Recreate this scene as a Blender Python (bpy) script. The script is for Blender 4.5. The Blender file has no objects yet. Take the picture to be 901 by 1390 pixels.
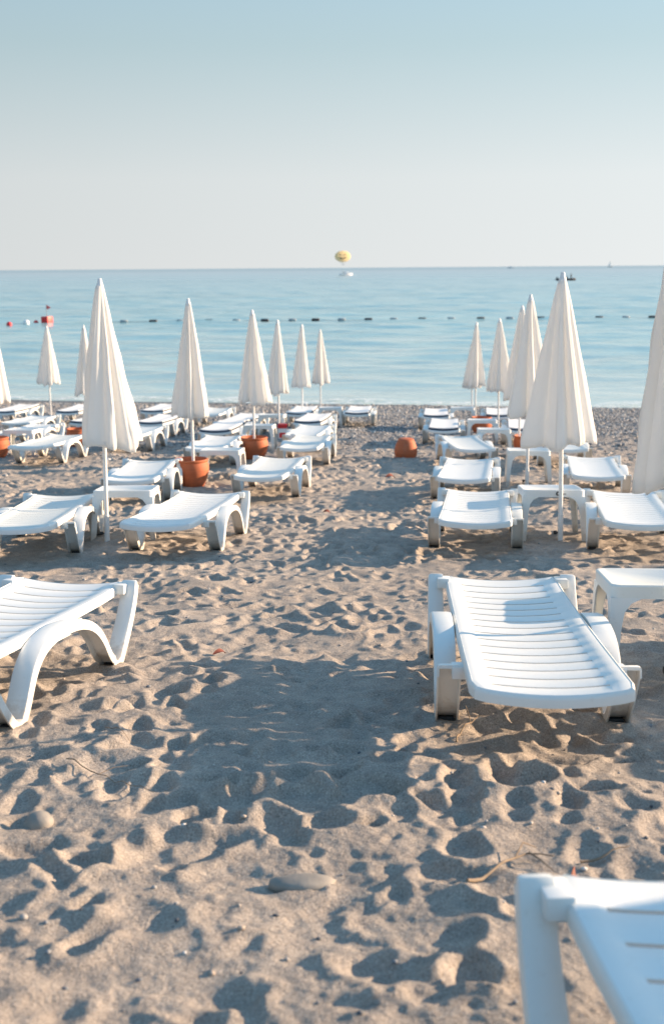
import bpy, bmesh, math, random
import numpy as np
from mathutils import Vector, Matrix

R = math.radians
scene = bpy.context.scene
COL = scene.collection
CAM_Z = 3.8            # camera above the sea (z = 0)

# ------------------------------------------------------------------ helpers
def tag(o, label=None, cat=None, group=None, kind=None):
    if label: o['label'] = label
    if cat: o['category'] = cat
    if group: o['group'] = group
    if kind: o['kind'] = kind
    return o

def mesh_obj(name, verts, faces, mat, parent=None, smooth=35, mats=None, fmat=None):
    me = bpy.data.meshes.new(name)
    me.from_pydata([tuple(v) for v in verts], [], faces)
    me.validate(); me.update()
    return mesh_from(name, me, mat, parent, smooth, mats, fmat)

def mesh_from(name, me, mat, parent=None, smooth=35, mats=None, fmat=None):
    if mats:
        for m in mats: me.materials.append(m)
        if fmat is not None: me.polygons.foreach_set('material_index', fmat)
    else:
        me.materials.append(mat)
    if smooth:
        me.polygons.foreach_set('use_smooth', [True] * len(me.polygons))
        if smooth < 180: me.set_sharp_from_angle(angle=R(smooth))
    o = bpy.data.objects.new(name, me)
    COL.objects.link(o)
    if parent: o.parent = parent
    return o

def bm_obj(name, bm, mat, parent=None, smooth=35):
    me = bpy.data.meshes.new(name)
    bmesh.ops.recalc_face_normals(bm, faces=bm.faces)
    bm.to_mesh(me); bm.free()
    return mesh_from(name, me, mat, parent, smooth)

def empty(name, loc=(0, 0, 0), rot=(0, 0, 0)):
    o = bpy.data.objects.new(name, None); COL.objects.link(o)
    o.empty_display_size = 0.1
    o.location = loc; o.rotation_euler = rot
    return o

def children(o): return [c for c in bpy.data.objects if c.parent == o]

def copy_tree(o, parent=None, kids=None):
    c = o.copy(); COL.objects.link(c); c.parent = parent
    for ch in KIDS.get(o.name, []): copy_tree(ch, c)
    return c
KIDS = {}
def remember(root):
    ks = children(root); KIDS[root.name] = ks
    for k in ks: remember(k)

def add_box(bm, x0, x1, y0, y1, z0, z1, bevel=0.0, seg=2):
    vs = [bm.verts.new(p) for p in ((x0,y0,z0),(x1,y0,z0),(x1,y1,z0),(x0,y1,z0),(x0,y0,z1),(x1,y0,z1),(x1,y1,z1),(x0,y1,z1))]
    fs = [bm.faces.new([vs[i] for i in f]) for f in ((0,3,2,1),(4,5,6,7),(0,1,5,4),(1,2,6,5),(2,3,7,6),(3,0,4,7))]
    if bevel:
        es = list({e for f in fs for e in f.edges})
        bmesh.ops.bevel(bm, geom=es, offset=bevel, segments=seg, affect='EDGES', profile=0.6)
    return vs

def lathe(profile, n=40, close=False):
    vs, fs = [], []
    for r, z in profile:
        for k in range(n):
            a = 2 * math.pi * k / n
            vs.append((r * math.cos(a), r * math.sin(a), z))
    m = len(profile)
    for i in range(m - 1):
        for k in range(n):
            k2 = (k + 1) % n
            fs.append((i*n+k, i*n+k2, (i+1)*n+k2, (i+1)*n+k))
    if close:
        fs.append(tuple(range(n))[::-1]); fs.append(tuple((m-1)*n + k for k in range(n)))
    return vs, fs

def tube(pts, rad, n=8, cap=True):
    """tube through points; rad number or list"""
    vs, fs = [], []
    pts = [Vector(p) for p in pts]
    rads = rad if isinstance(rad, (list, tuple)) else [rad] * len(pts)
    up = None
    for i, p in enumerate(pts):
        d = (pts[min(i+1, len(pts)-1)] - pts[max(i-1, 0)]).normalized()
        if up is None:
            up = d.orthogonal().normalized()
        u = (up - d * up.dot(d)).normalized(); w = d.cross(u); up = u
        for k in range(n):
            a = 2*math.pi*k/n
            vs.append(tuple(p + (u*math.cos(a) + w*math.sin(a)) * rads[i]))
    for i in range(len(pts)-1):
        for k in range(n):
            k2 = (k+1) % n
            fs.append((i*n+k, i*n+k2, (i+1)*n+k2, (i+1)*n+k))
    if cap:
        fs.append(tuple(range(n))[::-1]); fs.append(tuple((len(pts)-1)*n + k for k in range(n)))
    return vs, fs

def join_vf(parts):
    V, Fc = [], []
    for v, f in parts:
        b = len(V); V += list(v); Fc += [tuple(i + b for i in q) for q in f]
    return V, Fc

# ------------------------------------------------------------------ materials
def new_mat(name):
    m = bpy.data.materials.new(name); m.use_nodes = True
    nt = m.node_tree; b = nt.nodes['Principled BSDF']
    return m, nt, b
def N(nt, t, **kw):
    n = nt.nodes.new(t)
    for k, v in kw.items():
        if k in n.inputs: n.inputs[k].default_value = v
        else: setattr(n, k, v)
    return n
def noise(nt, vec, scale, detail=4, rough=0.55):
    n = N(nt, 'ShaderNodeTexNoise'); n.inputs['Scale'].default_value = scale
    n.inputs['Detail'].default_value = detail; n.inputs['Roughness'].default_value = rough
    if vec is not None: nt.links.new(vec, n.inputs['Vector'])
    return n
def ramp(nt, src, stops):
    r = N(nt, 'ShaderNodeValToRGB')
    el = r.color_ramp.elements
    while len(el) < len(stops): el.new(0.5)
    for e, (p, c) in zip(el, stops):
        e.position = p; e.color = (*c, 1) if len(c) == 3 else c
    nt.links.new(src, r.inputs[0]); return r
def mix(nt, fac, a, b, mode='MIX'):
    m = N(nt, 'ShaderNodeMix'); m.data_type = 'RGBA'; m.blend_type = mode
    for s, v in ((m.inputs[0], fac), (m.inputs[6], a), (m.inputs[7], b)):
        if hasattr(v, 'is_linked') or isinstance(v, bpy.types.NodeSocket): nt.links.new(v, s)
        elif isinstance(v, (int, float)): s.default_value = v
        else: s.default_value = (*v, 1)
    return m.outputs[2]
def bump(nt, h, strength, dist, prev=None):
    b = N(nt, 'ShaderNodeBump'); b.inputs['Strength'].default_value = strength; b.inputs['Distance'].default_value = dist
    nt.links.new(h, b.inputs['Height'])
    if prev is not None: nt.links.new(prev, b.inputs['Normal'])
    return b.outputs['Normal']

def plastic_mat():
    m, nt, b = new_mat('white_plastic')
    tc = N(nt, 'ShaderNodeTexCoord'); oi = N(nt, 'ShaderNodeObjectInfo')
    add = N(nt, 'ShaderNodeVectorMath'); add.operation = 'ADD'
    nt.links.new(tc.outputs['Object'], add.inputs[0]); nt.links.new(oi.outputs['Random'], add.inputs[1])
    n1 = noise(nt, add.outputs[0], 3.0, 5)
    n2 = noise(nt, add.outputs[0], 60, 3)
    c = ramp(nt, n1.outputs[0], [(0.3, (.74, .765, .77)), (0.7, (.80, .815, .815))])
    d = ramp(nt, n2.outputs[0], [(0.62, (1, 1, 1)), (0.78, (.88, .85, .80))])
    base = mix(nt, 0.6, c.outputs[0], d.outputs[0], 'MULTIPLY')
    tint = ramp(nt, oi.outputs['Random'], [(0, (1, 1, 1)), (.6, (.985, .985, .97)), (1, (.96, .955, .92))])
    base = mix(nt, 1.0, base, tint.outputs[0], 'MULTIPLY')
    # sand dust: thick round the feet, thin streaks elsewhere
    sz = N(nt, 'ShaderNodeSeparateXYZ'); nt.links.new(tc.outputs['Object'], sz.inputs[0])
    n3 = noise(nt, add.outputs[0], 22, 6, .7)
    zz = N(nt, 'ShaderNodeMapRange'); zz.inputs[1].default_value = .01; zz.inputs[2].default_value = .13; zz.inputs[3].default_value = .62; zz.inputs[4].default_value = .0
    nt.links.new(sz.outputs[2], zz.inputs[0])
    am = N(nt, 'ShaderNodeMath'); am.operation = 'ADD'; nt.links.new(zz.outputs[0], am.inputs[0]); nt.links.new(n3.outputs[0], am.inputs[1])
    dm = ramp(nt, am.outputs[0], [(0.62, (0, 0, 0)), (0.9, (.6, .6, .6))])
    base = mix(nt, dm.outputs[0], base, (.50, .43, .36))
    nt.links.new(base, b.inputs['Base Color'])
    rr = ramp(nt, n1.outputs[0], [(0.3, (.30,)*3), (0.7, (.45,)*3)])
    nt.links.new(rr.outputs[0], b.inputs['Roughness'])
    b.inputs['Subsurface Weight'].default_value = 0.0
    nt.links.new(bump(nt, n2.outputs[0], 0.08, 0.002), b.inputs['Normal'])
    return m
PLASTIC = plastic_mat()

def simple(name, col, rough=0.6, spread=0.08, scale=12, metal=0.0, bstr=0.1, bdist=0.003):
    m, nt, b = new_mat(name)
    tc = N(nt, 'ShaderNodeTexCoord')
    n1 = noise(nt, tc.outputs['Object'], scale, 5)
    lo = tuple(c*(1-spread) for c in col); hi = tuple(min(1, c*(1+spread)) for c in col)
    c = ramp(nt, n1.outputs[0], [(0.3, lo), (0.7, hi)])
    nt.links.new(c.outputs[0], b.inputs['Base Color'])
    b.inputs['Roughness'].default_value = rough; b.inputs['Metallic'].default_value = metal
    if bstr: nt.links.new(bump(nt, n1.outputs[0], bstr, bdist), b.inputs['Normal'])
    return m
DARK = simple('dark_rubber', (.03, .032, .035), .6)
NAVY = simple('navy_fabric', (.03, .05, .09), .85)
PADW = simple('white_pad_fabric', (.78, .79, .79), .85, .04, 30)
POLE = simple('white_painted_pole', (.78, .79, .79), .35, .04, 20)
GREYM = simple('grey_steel', (.35, .36, .37), .4, .1, 20, .6)
REDP = simple('red_plastic', (.62, .025, .03), .45, .1, 5)
DARKFLOAT = simple('dark_float', (.045, .028, .03), .5, .3, 6)
GREYFLOAT = simple('grey_float', (.33, .37, .39), .5, .15, 6)
WHITEP = simple('white_gloss', (.8, .8, .8), .35, .03, 5)
STONE = simple('grey_stone', (.27, .25, .225), .8, .25, 9, 0, .5, .01)
TWIG = simple('dry_twig', (.25, .19, .135), .85, .35, 18, 0, .6, .004)
LEAFR = simple('red_leaf', (.19, .045, .025), .7, .3, 20)
SKIN = simple('skin', (.35, .20, .13), .6, .1, 5)
CLOTHD = simple('dark_cloth', (.04, .05, .07), .9, .1, 5)
ROPE = simple('float_rope', (.25, .27, .28), .8, .1, 5)
YEL = simple('parasail_yellow', (.80, .56, .27), .6, .05, 3)
_n = YEL.node_tree; _t = N(_n, 'ShaderNodeBsdfTranslucent'); _t.inputs['Color'].default_value = (.88, .68, .38, 1)
_m = N(_n, 'ShaderNodeMixShader'); _m.inputs[0].default_value = .6
_n.links.new(_n.nodes['Principled BSDF'].outputs[0], _m.inputs[1]); _n.links.new(_t.outputs[0], _m.inputs[2]); _n.links.new(_m.outputs[0], _n.nodes['Material Output'].inputs['Surface'])
INK = simple('parasail_mark', (.12, .07, .03), .7, .05, 3)

def terracotta():
    m, nt, b = new_mat('terracotta')
    tc = N(nt, 'ShaderNodeTexCoord')
    mp = N(nt, 'ShaderNodeMapping'); mp.inputs['Scale'].default_value = (1, 1, 7)
    nt.links.new(tc.outputs['Object'], mp.inputs[0])
    n1 = noise(nt, mp.outputs[0], 4, 6, .6); n2 = noise(nt, tc.outputs['Object'], 9, 4)
    c = ramp(nt, n1.outputs[0], [(0.25, (.40, .098, .038)), (0.55, (.49, .13, .05)), (0.8, (.55, .165, .07))])
    w = ramp(nt, n2.outputs[0], [(0.55, (0, 0, 0)), (0.75, (1, 1, 1))])
    k = N(nt, 'ShaderNodeMath'); k.operation = 'MULTIPLY'; k.inputs[1].default_value = .22
    nt.links.new(w.outputs[0], k.inputs[0])
    nt.links.new(mix(nt, k.outputs[0], c.outputs[0], (.55, .30, .20)), b.inputs['Base Color'])
    b.inputs['Roughness'].default_value = .7
    nt.links.new(bump(nt, n1.outputs[0], .3, .006), b.inputs['Normal'])
    return m
TERRA = terracotta()

def fabric():
    m, nt, b = new_mat('umbrella_fabric')
    tc = N(nt, 'ShaderNodeTexCoord'); oi = N(nt, 'ShaderNodeObjectInfo')
    n1 = noise(nt, tc.outputs['Object'], 2.2, 5); n2 = noise(nt, tc.outputs['Object'], 45, 3)
    c = ramp(nt, n1.outputs[0], [(0.3, (.82, .825, .82)), (0.7, (.88, .885, .88))])
    b.inputs['Roughness'].default_value = .85
    nt.links.new(c.outputs[0], b.inputs['Base Color'])
    bn = bump(nt, n1.outputs[0], .25, .03); bn = bump(nt, n2.outputs[0], .12, .003, bn)
    nt.links.new(bn, b.inputs['Normal'])
    tr = N(nt, 'ShaderNodeBsdfTranslucent'); tr.inputs['Color'].default_value = (.88, .86, .82, 1)
    nt.links.new(bn, tr.inputs['Normal'])
    ms = N(nt, 'ShaderNodeMixShader'); ms.inputs[0].default_value = .36
    nt.links.new(b.outputs[0], ms.inputs[1]); nt.links.new(tr.outputs[0], ms.inputs[2])
    nt.links.new(ms.outputs[0], nt.nodes['Material Output'].inputs['Surface'])
    return m
FABRIC = fabric()

# ------------------------------------------------------------------ terrain profile
PROF = [(-40, -3.0), (0, 1.25), (4.23, 1.62), (8.74, 2.05), (9.7, 2.14), (13.5, 2.43), (18, 2.74), (25.9, 3.28),
        (29.4, 3.53), (33.9, 3.80), (36, 4.05), (45, 5.2), (80, 9)]
PY = np.array([p[0] for p in PROF], float); PZ = np.array([p[1] for p in PROF], float)
def base_z(X, Y):
    """smooth beach profile, absolute z (sea level 0)"""
    X = np.asarray(X, float); Y = np.asarray(Y, float)
    w = np.clip((Y - 24) / 8, 0, 1)
    Ye = Y + .20 * (np.clip(X, -60, 60) - 2.0) * w
    acc = 0
    for d in (-.5, -.25, 0, .25, .5): acc = acc + np.interp(Ye + d, PY, PZ)
    return CAM_Z - acc / 5

LOUNGERS = {   # key: X, Y of the foot end's middle, rotation (deg, clockwise), mattress, head faces the sea
 'FR': (.762, .165, -3, 0), 'R1': (.675, 3.53, 3, 0), 'R0b': (2.12, 3.75, 8, 0),
 'R2': (.97, 8.12, 7.5, 0), 'R2b': (2.08, 7.95, 9.5, 0), 'R3': (1.25, 11.45, 8.5, 0), 'R3b': (2.58, 11.6, 9.5, 0),
 'R4': (1.83, 15.2, -1, 0), 'R4b': (2.97, 15.1, 6, 0), 'R5': (1.75, 18.9, 6, 1), 'R5b': (2.97, 18.7, 8, 1),
 'R6': (1.97, 22.8, 5, 1), 'R6b': (3.15, 22.8, 7, 1),
 'FL': (-1.58, 3.56, 11, 0), 'L1': (-1.215, 8.10, 6.0, 0), 'L1b': (-2.15, 8.0, -2, 0), 'L2': (-1.955, 11.55, -1.5, 0),
 'L2b': (-.73, 11.8, 5, 0), 'L3': (-1.66, 15.6, 3, 0), 'L3b': (-.43, 15.55, 5, 0), 'L4': (-1.83, 18.8, 4, 1),
 'L4b': (-.46, 18.0, 6, 0), 'L5': (-1.72, 21.3, 6, 1), 'L5b': (-.43, 21.1, 6, 1), 'L6': (-.66, 24.1, 4, 1), 'L6b': (.50, 24.0, 4, 1),
 'Fa': (-4.1, 16.1, 5, 0), 'Fb': (-5.1, 19.0, 5, 0), 'Fc': (-5.75, 21.9, 3, 0), 'Fd': (-6.85, 25.3, 2, 1), 'Fe': (-5.5, 25.2, 2, 1),
 'Ff': (-4.45, 21.6, 4, 1), 'Fg': (-3.15, 18.05, 4, 0), 'Fh': (-3.2, 21.2, 4, 1), 'Fi': (-3.75, 25.3, 4, 1), 'L7': (-2.5, 24.3, 3, 0)}
TABLES = {'T1': (1.37, 4.93, 4), 'T2': (1.71, 9.36, 3), 'T3': (2.21, 13.55, 6), 'T4': (2.33, 17.35, 5), 'T5': (2.46, 19.75, 5), 'T6': (2.62, 24.2, 5),
          'T2L': (-1.645, 9.58, -1), 'T3L': (-1.27, 13.95, 3), 'T4L': (-1.12, 18.75, 3), 'T5L': (-1.07, 21.9, 3), 'T6L': (-.02, 24.6, 4), 'TF': (-4.62, 18.0, 3)}
UMBS = {  # X, Y, height, canopy radius, seed, in pot
 'R0': (1.36, 4.62, 2.12, .26, 3, 0), 'R00': (3.0, 2.52, 2.05, .27, 41, 0), 'R1': (1.745, 9.10, 2.03, .305, 11, 0), 'R2': (2.15, 13.22, 2.1, .275, 5, 0), 'R3': (2.69, 17.33, 2.14, .26, 7, 1),  # second entry: unseen parasol, added only to shade the corner lounger
 'R4': (2.99, 21.7, 2.08, .26, 9, 0), 'R5': (2.99, 25.2, 2.1, .25, 13, 0), 'R6': (3.36, 29.0, 1.74, .22, 15, 0),
 'L1': (-1.75, 9.24, 2.02, .26, 17, 0), 'L2': (-1.56, 13.55, 2.10, .25, 19, 1), 'L3': (-1.10, 17.1, 2.10, .25, 21, 1),
 'L4': (-.94, 21.55, 2.08, .235, 23, 0), 'L5': (-.61, 25.3, 2.08, .22, 25, 0), 'L6': (-.26, 28.7, 2.03, .23, 27, 0),
 'U1': (-4.87, 17.55, 2.12, .24, 29, 1), 'U2': (-6.35, 27.4, 2.1, .27, 31, 0), 'U3': (-4.46, 22.1, 2.02, .23, 33, 0)}
POTS = {'L2': (-1.585, 13.56), 'L3': (-1.10, 17.1), 'R3': (2.80, 17.36), 'R4': (2.74, 22.1), 'U1': (-4.89, 17.55), 'F': (-4.16, 19.77), 'inv': (1.06, 17.2)}
BED_L = 1.92
FEET_Y = (.66, 1.64)

# ------------------------------------------------------------------ sand relief raster
rng = np.random.default_rng(4)
RES = .0125
X0, X1, Y0, Y1 = -13.0, 13.0, -2.0, 30.0
nx, ny = int((X1-X0)/RES), int((Y1-Y0)/RES)
H = np.zeros((ny, nx), np.float32)
def smooth_noise(cell, amp, seed):
    r = np.random.default_rng(seed)
    gx, gy = int((X1-X0)/cell)+3, int((Y1-Y0)/cell)+3
    g = r.standard_normal((gy, gx)).astype(np.float32)
    xs = np.arange(nx)*RES/cell; ys = np.arange(ny)*RES/cell
    xi = xs.astype(int); yi = ys.astype(int); fx = (xs-xi).astype(np.float32); fy = (ys-yi).astype(np.float32)
    fx = fx*fx*(3-2*fx); fy = fy*fy*(3-2*fy)
    a = g[:, xi]*(1-fx) + g[:, xi+1]*fx
    return amp * (a[yi, :]*(1-fy)[:, None] + a[yi+1, :]*fy[:, None])
H += smooth_noise(.9, .012, 1) + smooth_noise(.42, .017, 2) + smooth_noise(.14, .006, 3)
def dent(cx, cy, rx, ry, ang, depth, rim, skew=0.0, keep=.75):
    R_ = max(rx, ry) * 1.9
    i0, i1 = int((cx-R_-X0)/RES), int((cx+R_-X0)/RES)+1
    j0, j1 = int((cy-R_-Y0)/RES), int((cy+R_-Y0)/RES)+1
    if i0 < 0 or j0 < 0 or i1 > nx or j1 > ny: return
    xs = X0 + np.arange(i0, i1)*RES - cx; ys = Y0 + np.arange(j0, j1)*RES - cy
    xx, yy = np.meshgrid(xs, ys)
    c, s = math.cos(ang), math.sin(ang)
    u = (xx*c + yy*s)/rx; v = (-xx*s + yy*c)/ry
    v = v * (1 + .25*u)
    r = np.sqrt(u*u + v*v)
    ins = np.clip(1.12 - r, 0, 1)
    w = np.clip((1.15 - r)/.5, 0, 1); w = w*w*(3-2*w)
    bowl = -depth*np.clip(1 - r**2.6, 0, 1)
    ring = rim*np.exp(-((r-1.18)/.26)**2) * (1 + skew*np.sign(u)*np.minimum(1, np.abs(u)))
    A = H[j0:j1, i0:i1]
    H[j0:j1, i0:i1] = A*(1 - keep*w) + bowl + ring
rnd = random.Random(7)
for pas, (dens, rr, asp, dep) in enumerate(((8, (.09, .14), (.4, .8), (.014, .030)), (25, (.05, .115), (.4, .8), (.015, .033)), (24, (.025, .055), (.5, 1), (.006, .015)))):
    Yc = .6
    while Yc < 27:
        half = 2.8 + .36*Yc; n = int(dens * 2*half * .5)
        fade = 1.0 if Yc < 19 else max(.30, 1 - (Yc-19)/9)
        for _ in range(n):
            a = rnd.uniform(*rr); b = a*rnd.uniform(*asp); d = rnd.uniform(*dep)*fade
            if a > .12: d *= .9
            dent(rnd.uniform(-half, half), Yc + rnd.uniform(0, .5), a, b, rnd.uniform(0, math.pi), d, d*rnd.uniform(.28, .6), rnd.uniform(-.7, .7), rnd.uniform(.45, .85))
        Yc += .5
# a large bowl-shaped print near the camera, and the smoother trodden patch
dent(-.40, 3.02, .14, .11, .5, .045, .016, .3, .95)
# footprints: a sole and a heel pressed in along a few walked lines
for line in range(16):
    x = rnd.uniform(-1.1, .7); y = rnd.uniform(2.0, 4); hd = rnd.uniform(-.25, .25); sd_ = 1
    while y < 18:
        a = math.pi/2 - hd
        cx, cy = x + sd_*.09*math.cos(hd), y - sd_*.09*math.sin(hd)
        if rnd.random() < .75:
            ux, uy = math.sin(hd), math.cos(hd); dp = rnd.uniform(.012, .024)
            dent(cx+ux*.055, cy+uy*.055, .085, .050, a, dp, dp*.5, .2, .95)
            dent(cx-ux*.085, cy-uy*.085, .045, .036, a, dp*1.15, dp*.35, -.2, .6)
        x += .62*math.sin(hd); y += .62*math.cos(hd); sd_ = -sd_; hd += rnd.uniform(-.12, .12)
for _ in range(2600):
    Yc = 1.2 + 12*rnd.random()**1.4; half = .8+.36*Yc
    dent(rnd.uniform(-half, half), Yc, rnd.uniform(.016, .034), rnd.uniform(.012, .026), rnd.uniform(0, 3.14), rnd.uniform(-.008, .011), rnd.uniform(0, .004), 0, .3)
H += smooth_noise(.05, .0020, 5) * (.5 + np.clip(smooth_noise(.5, 1, 8), 0, 1)) + smooth_noise(.024, .0010, 6)
# the aisle's middle is trodden a little deeper
gy, gx = np.mgrid[0:ny, 0:nx].astype(np.float32); gx = gx*RES + X0; gy = gy*RES + Y0
flat = np.clip(1.25 - np.sqrt(((gx+.05)/.75)**2 + ((gy-4.3)/1.1)**2), 0, 1)
H *= 1 + .15*np.clip(flat*2, 0, 1)
del gx, gy, flat
for _ in range(2):      # dry sand slumps: round off the pinched ridges
    P_ = np.pad(H, 1, mode='edge')
    H = (P_[:-2, 1:-1] + P_[2:, 1:-1] + P_[1:-1, :-2] + P_[1:-1, 2:] + 2*P_[1:-1, 1:-1])/6
H = (H*.92).astype(np.float32)
# settle the sand round everything that stands on it
def settle(x, y, r, lvl=0.0, soft=.06):
    R_ = r + soft
    i0, i1 = int((x-R_-X0)/RES), int((x+R_-X0)/RES)+1
    j0, j1 = int((y-R_-Y0)/RES), int((y+R_-Y0)/RES)+1
    if i0 < 0 or j0 < 0 or i1 > nx or j1 > ny: return
    xx, yy = np.meshgrid(X0 + np.arange(i0, i1)*RES - x, Y0 + np.arange(j0, j1)*RES - y)
    r_ = np.sqrt(xx*xx+yy*yy); w = np.clip((R_ - r_)/soft, 0, 1); w = w*w*(3-2*w)
    H[j0:j1, i0:i1] = H[j0:j1, i0:i1]*(1-w) + lvl*w + .012*np.exp(-((r_-r-.02)/.03)**2)
for X, Y, rot, m in LOUNGERS.values():
    c, s = math.cos(R(rot)), math.sin(R(rot))
    for sx in (-.30, .30):
        for fy in FEET_Y: settle(X + sx*c + fy*s, Y - sx*s + fy*c, .05)
for X, Y, rot in TABLES.values():
    for sx in (-.22, .22):
        for sy in (-.22, .22): settle(X+sx, Y+sy, .03, 0, .04)
for u in UMBS.values():
    settle(u[0], u[1], .05, .008, .05)
for x, y in POTS.values(): settle(x, y, .15, 0, .05)

WX = smooth_noise(.055, .003, 31) + smooth_noise(.17, .014, 32)
WY = smooth_noise(.055, .003, 33) + smooth_noise(.17, .014, 34)
# fine crumbs: a 5 mm tile
TR = .005; TN = 640
def tile_noise(cells, seed):
    g = np.random.default_rng(seed).standard_normal((cells, cells)).astype(np.float32)
    t = np.arange(TN)*cells/TN; i = t.astype(int); f = (t-i).astype(np.float32); f = f*f*(3-2*f); i1 = (i+1) % cells
    a = g[:, i]*(1-f) + g[:, i1]*f
    return a[i, :]*(1-f)[:, None] + a[i1, :]*f[:, None]
CR = .0010*tile_noise(213, 1) + .0013*tile_noise(107, 2)*np.clip(tile_noise(16, 3)+.4, 0, 1.5)
CR += np.where(tile_noise(160, 4) > 1.9, .003, 0)
def relief(X, Y):
    iw = np.clip(((X-X0)/RES).astype(int), 0, nx-1); jw = np.clip(((Y-Y0)/RES).astype(int), 0, ny-1)
    cx = np.mod(X/TR + .37*Y/TR, TN-1); cy = np.mod(Y/TR - .21*X/TR, TN-1)
    ci_, cj_ = cx.astype(int), cy.astype(int); ca, cb = cx-ci_, cy-cj_
    crumb = (CR[cj_, ci_]*(1-ca)+CR[cj_, ci_+1]*ca)*(1-cb) + (CR[cj_+1, ci_]*(1-ca)+CR[cj_+1, ci_+1]*ca)*cb
    crumb = crumb*np.clip((9-Y)/4, 0, 1)*np.clip((5-np.abs(X))/1, 0, 1)
    X = X + WX[jw, iw]; Y = Y + WY[jw, iw]
    fx = np.clip((X - X0)/RES, 0, nx-1.001); fy = np.clip((Y - Y0)/RES, 0, ny-1.001)
    i = fx.astype(int); j = fy.astype(int); a = fx-i; b = fy-j
    h = (H[j, i]*(1-a) + H[j, i+1]*a)*(1-b) + (H[j+1, i]*(1-a) + H[j+1, i+1]*a)*b
    edge = np.clip(np.minimum.reduce([X-X0, X1-X, Y-Y0, Y1-Y])/1.0, 0, 1)
    return (h + crumb)*edge*np.clip((33.0 - Y)/6, 0, 1)
def ground(x, y): return float(base_z(x, y) + relief(np.array([float(x)]), np.array([float(y)]))[0])

def grid_mesh(name, XX, YY, ZZ, mat, smooth=180):
    nr, nc = XX.shape
    co = np.stack([XX, YY, ZZ], -1).reshape(-1, 3).astype(np.float32)
    me = bpy.data.meshes.new(name)
    me.vertices.add(nr*nc); me.vertices.foreach_set('co', co.ravel())
    idx = np.arange(nr*nc).reshape(nr, nc)
    q = np.stack([idx[:-1, :-1], idx[:-1, 1:], idx[1:, 1:], idx[1:, :-1]], -1).reshape(-1, 4)
    nf = len(q)
    me.loops.add(nf*4); me.loops.foreach_set('vertex_index', q.ravel().astype(np.int32))
    me.polygons.add(nf); me.polygons.foreach_set('loop_start', np.arange(0, nf*4, 4, dtype=np.int32))
    me.polygons.foreach_set('loop_total', np.full(nf, 4, np.int32))
    me.update(calc_edges=True)
    me.polygons.foreach_set('use_smooth', np.ones(nf, bool))
    me.materials.append(mat)
    o = bpy.data.objects.new(name, me); COL.objects.link(o)
    return o

def sand_mat():
    m, nt, b = new_mat('beach_sand')
    geo = N(nt, 'ShaderNodeNewGeometry'); P = geo.outputs['Position']
    sep = N(nt, 'ShaderNodeSeparateXYZ'); nt.links.new(P, sep.inputs[0])
    n1 = noise(nt, P, .9, 6, .6); n2 = noise(nt, P, 14, 5, .6); n3 = noise(nt, P, 170, 3, .75); n4 = noise(nt, P, 620, 2, .6)
    c1 = ramp(nt, n1.outputs[0], [(0.3, (.358, .320, .284)), (0.7, (.432, .390, .347))])
    c2 = ramp(nt, n2.outputs[0], [(0.3, (.80, .80, .81)), (0.7, (1.12, 1.10, 1.08))])
    c = mix(nt, 1.0, c1.outputs[0], c2.outputs[0], 'MULTIPLY')
    c3 = ramp(nt, n3.outputs[0], [(0.32, (.30, .29, .28)), (0.44, (.86, .86, .87)), (0.57, (1.04, 1.04, 1.03)), (0.68, (1.75, 1.72, 1.68))])
    c = mix(nt, .8, c, c3.outputs[0], 'MULTIPLY')
    c4 = ramp(nt, n4.outputs[0], [(0.35, (.70, .70, .70)), (0.65, (1.22, 1.2, 1.2))])
    c = mix(nt, .7, c, c4.outputs[0], 'MULTIPLY')
    # gravel towards the water
    v = N(nt, 'ShaderNodeTexVoronoi'); v.inputs['Scale'].default_value = 24; nt.links.new(P, v.inputs['Vector'])
    sc = N(nt, 'ShaderNodeSeparateColor'); nt.links.new(v.outputs['Color'], sc.inputs[0])
    g = ramp(nt, sc.outputs[0], [(0, (.10, .11, .125)), (0.35, (.24, .26, .29)), (0.7, (.38, .37, .36)), (1, (.60, .60, .60))])
    gd = ramp(nt, v.outputs['Distance'], [(0.25, (1, 1, 1)), (0.7, (.45, .45, .45))])
    gc = mix(nt, 1.0, g.outputs[0], gd.outputs[0], 'MULTIPLY')
    # mask: distance along Y with ragged border
    nm = noise(nt, P, .7, 5, .65)
    ma = N(nt, 'ShaderNodeMath'); ma.operation = 'MULTIPLY_ADD'; ma.inputs[1].default_value = 9; nt.links.new(nm.outputs[0], ma.inputs[0]); nt.links.new(sep.outputs[1], ma.inputs[2])
    mr = N(nt, 'ShaderNodeMapRange'); mr.inputs[1].default_value = 21.5; mr.inputs[2].default_value = 27.5
    nt.links.new(ma.outputs[0], mr.inputs[0])
    c = mix(nt, mr.outputs[0], c, gc)
    # wet strip
    mz = N(nt, 'ShaderNodeMapRange'); mz.inputs[1].default_value = .13; mz.inputs[2].default_value = .02
    nt.links.new(sep.outputs[2], mz.inputs[0])
    c = mix(nt, mz.outputs[0], c, mix(nt, 1.0, c, (.42, .43, .45), 'MULTIPLY'))
    nt.links.new(c, b.inputs['Base Color'])
    rr = N(nt, 'ShaderNodeMapRange'); rr.inputs[3].default_value = .93; rr.inputs[4].default_value = .35
    nt.links.new(mz.outputs[0], rr.inputs[0]); nt.links.new(rr.outputs[0], b.inputs['Roughness'])
    b.inputs['Specular IOR Level'].default_value = .25
    n5 = noise(nt, P, 70, 5, .7); bn = bump(nt, n2.outputs[0], .5, .02); bn = bump(nt, n5.outputs[0], .7, .012, bn); bn = bump(nt, n3.outputs[0], .7, .004, bn); bn = bump(nt, n4.outputs[0], .5, .0015, bn)
    nt.links.new(bn, b.inputs['Normal'])
    return m

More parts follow.
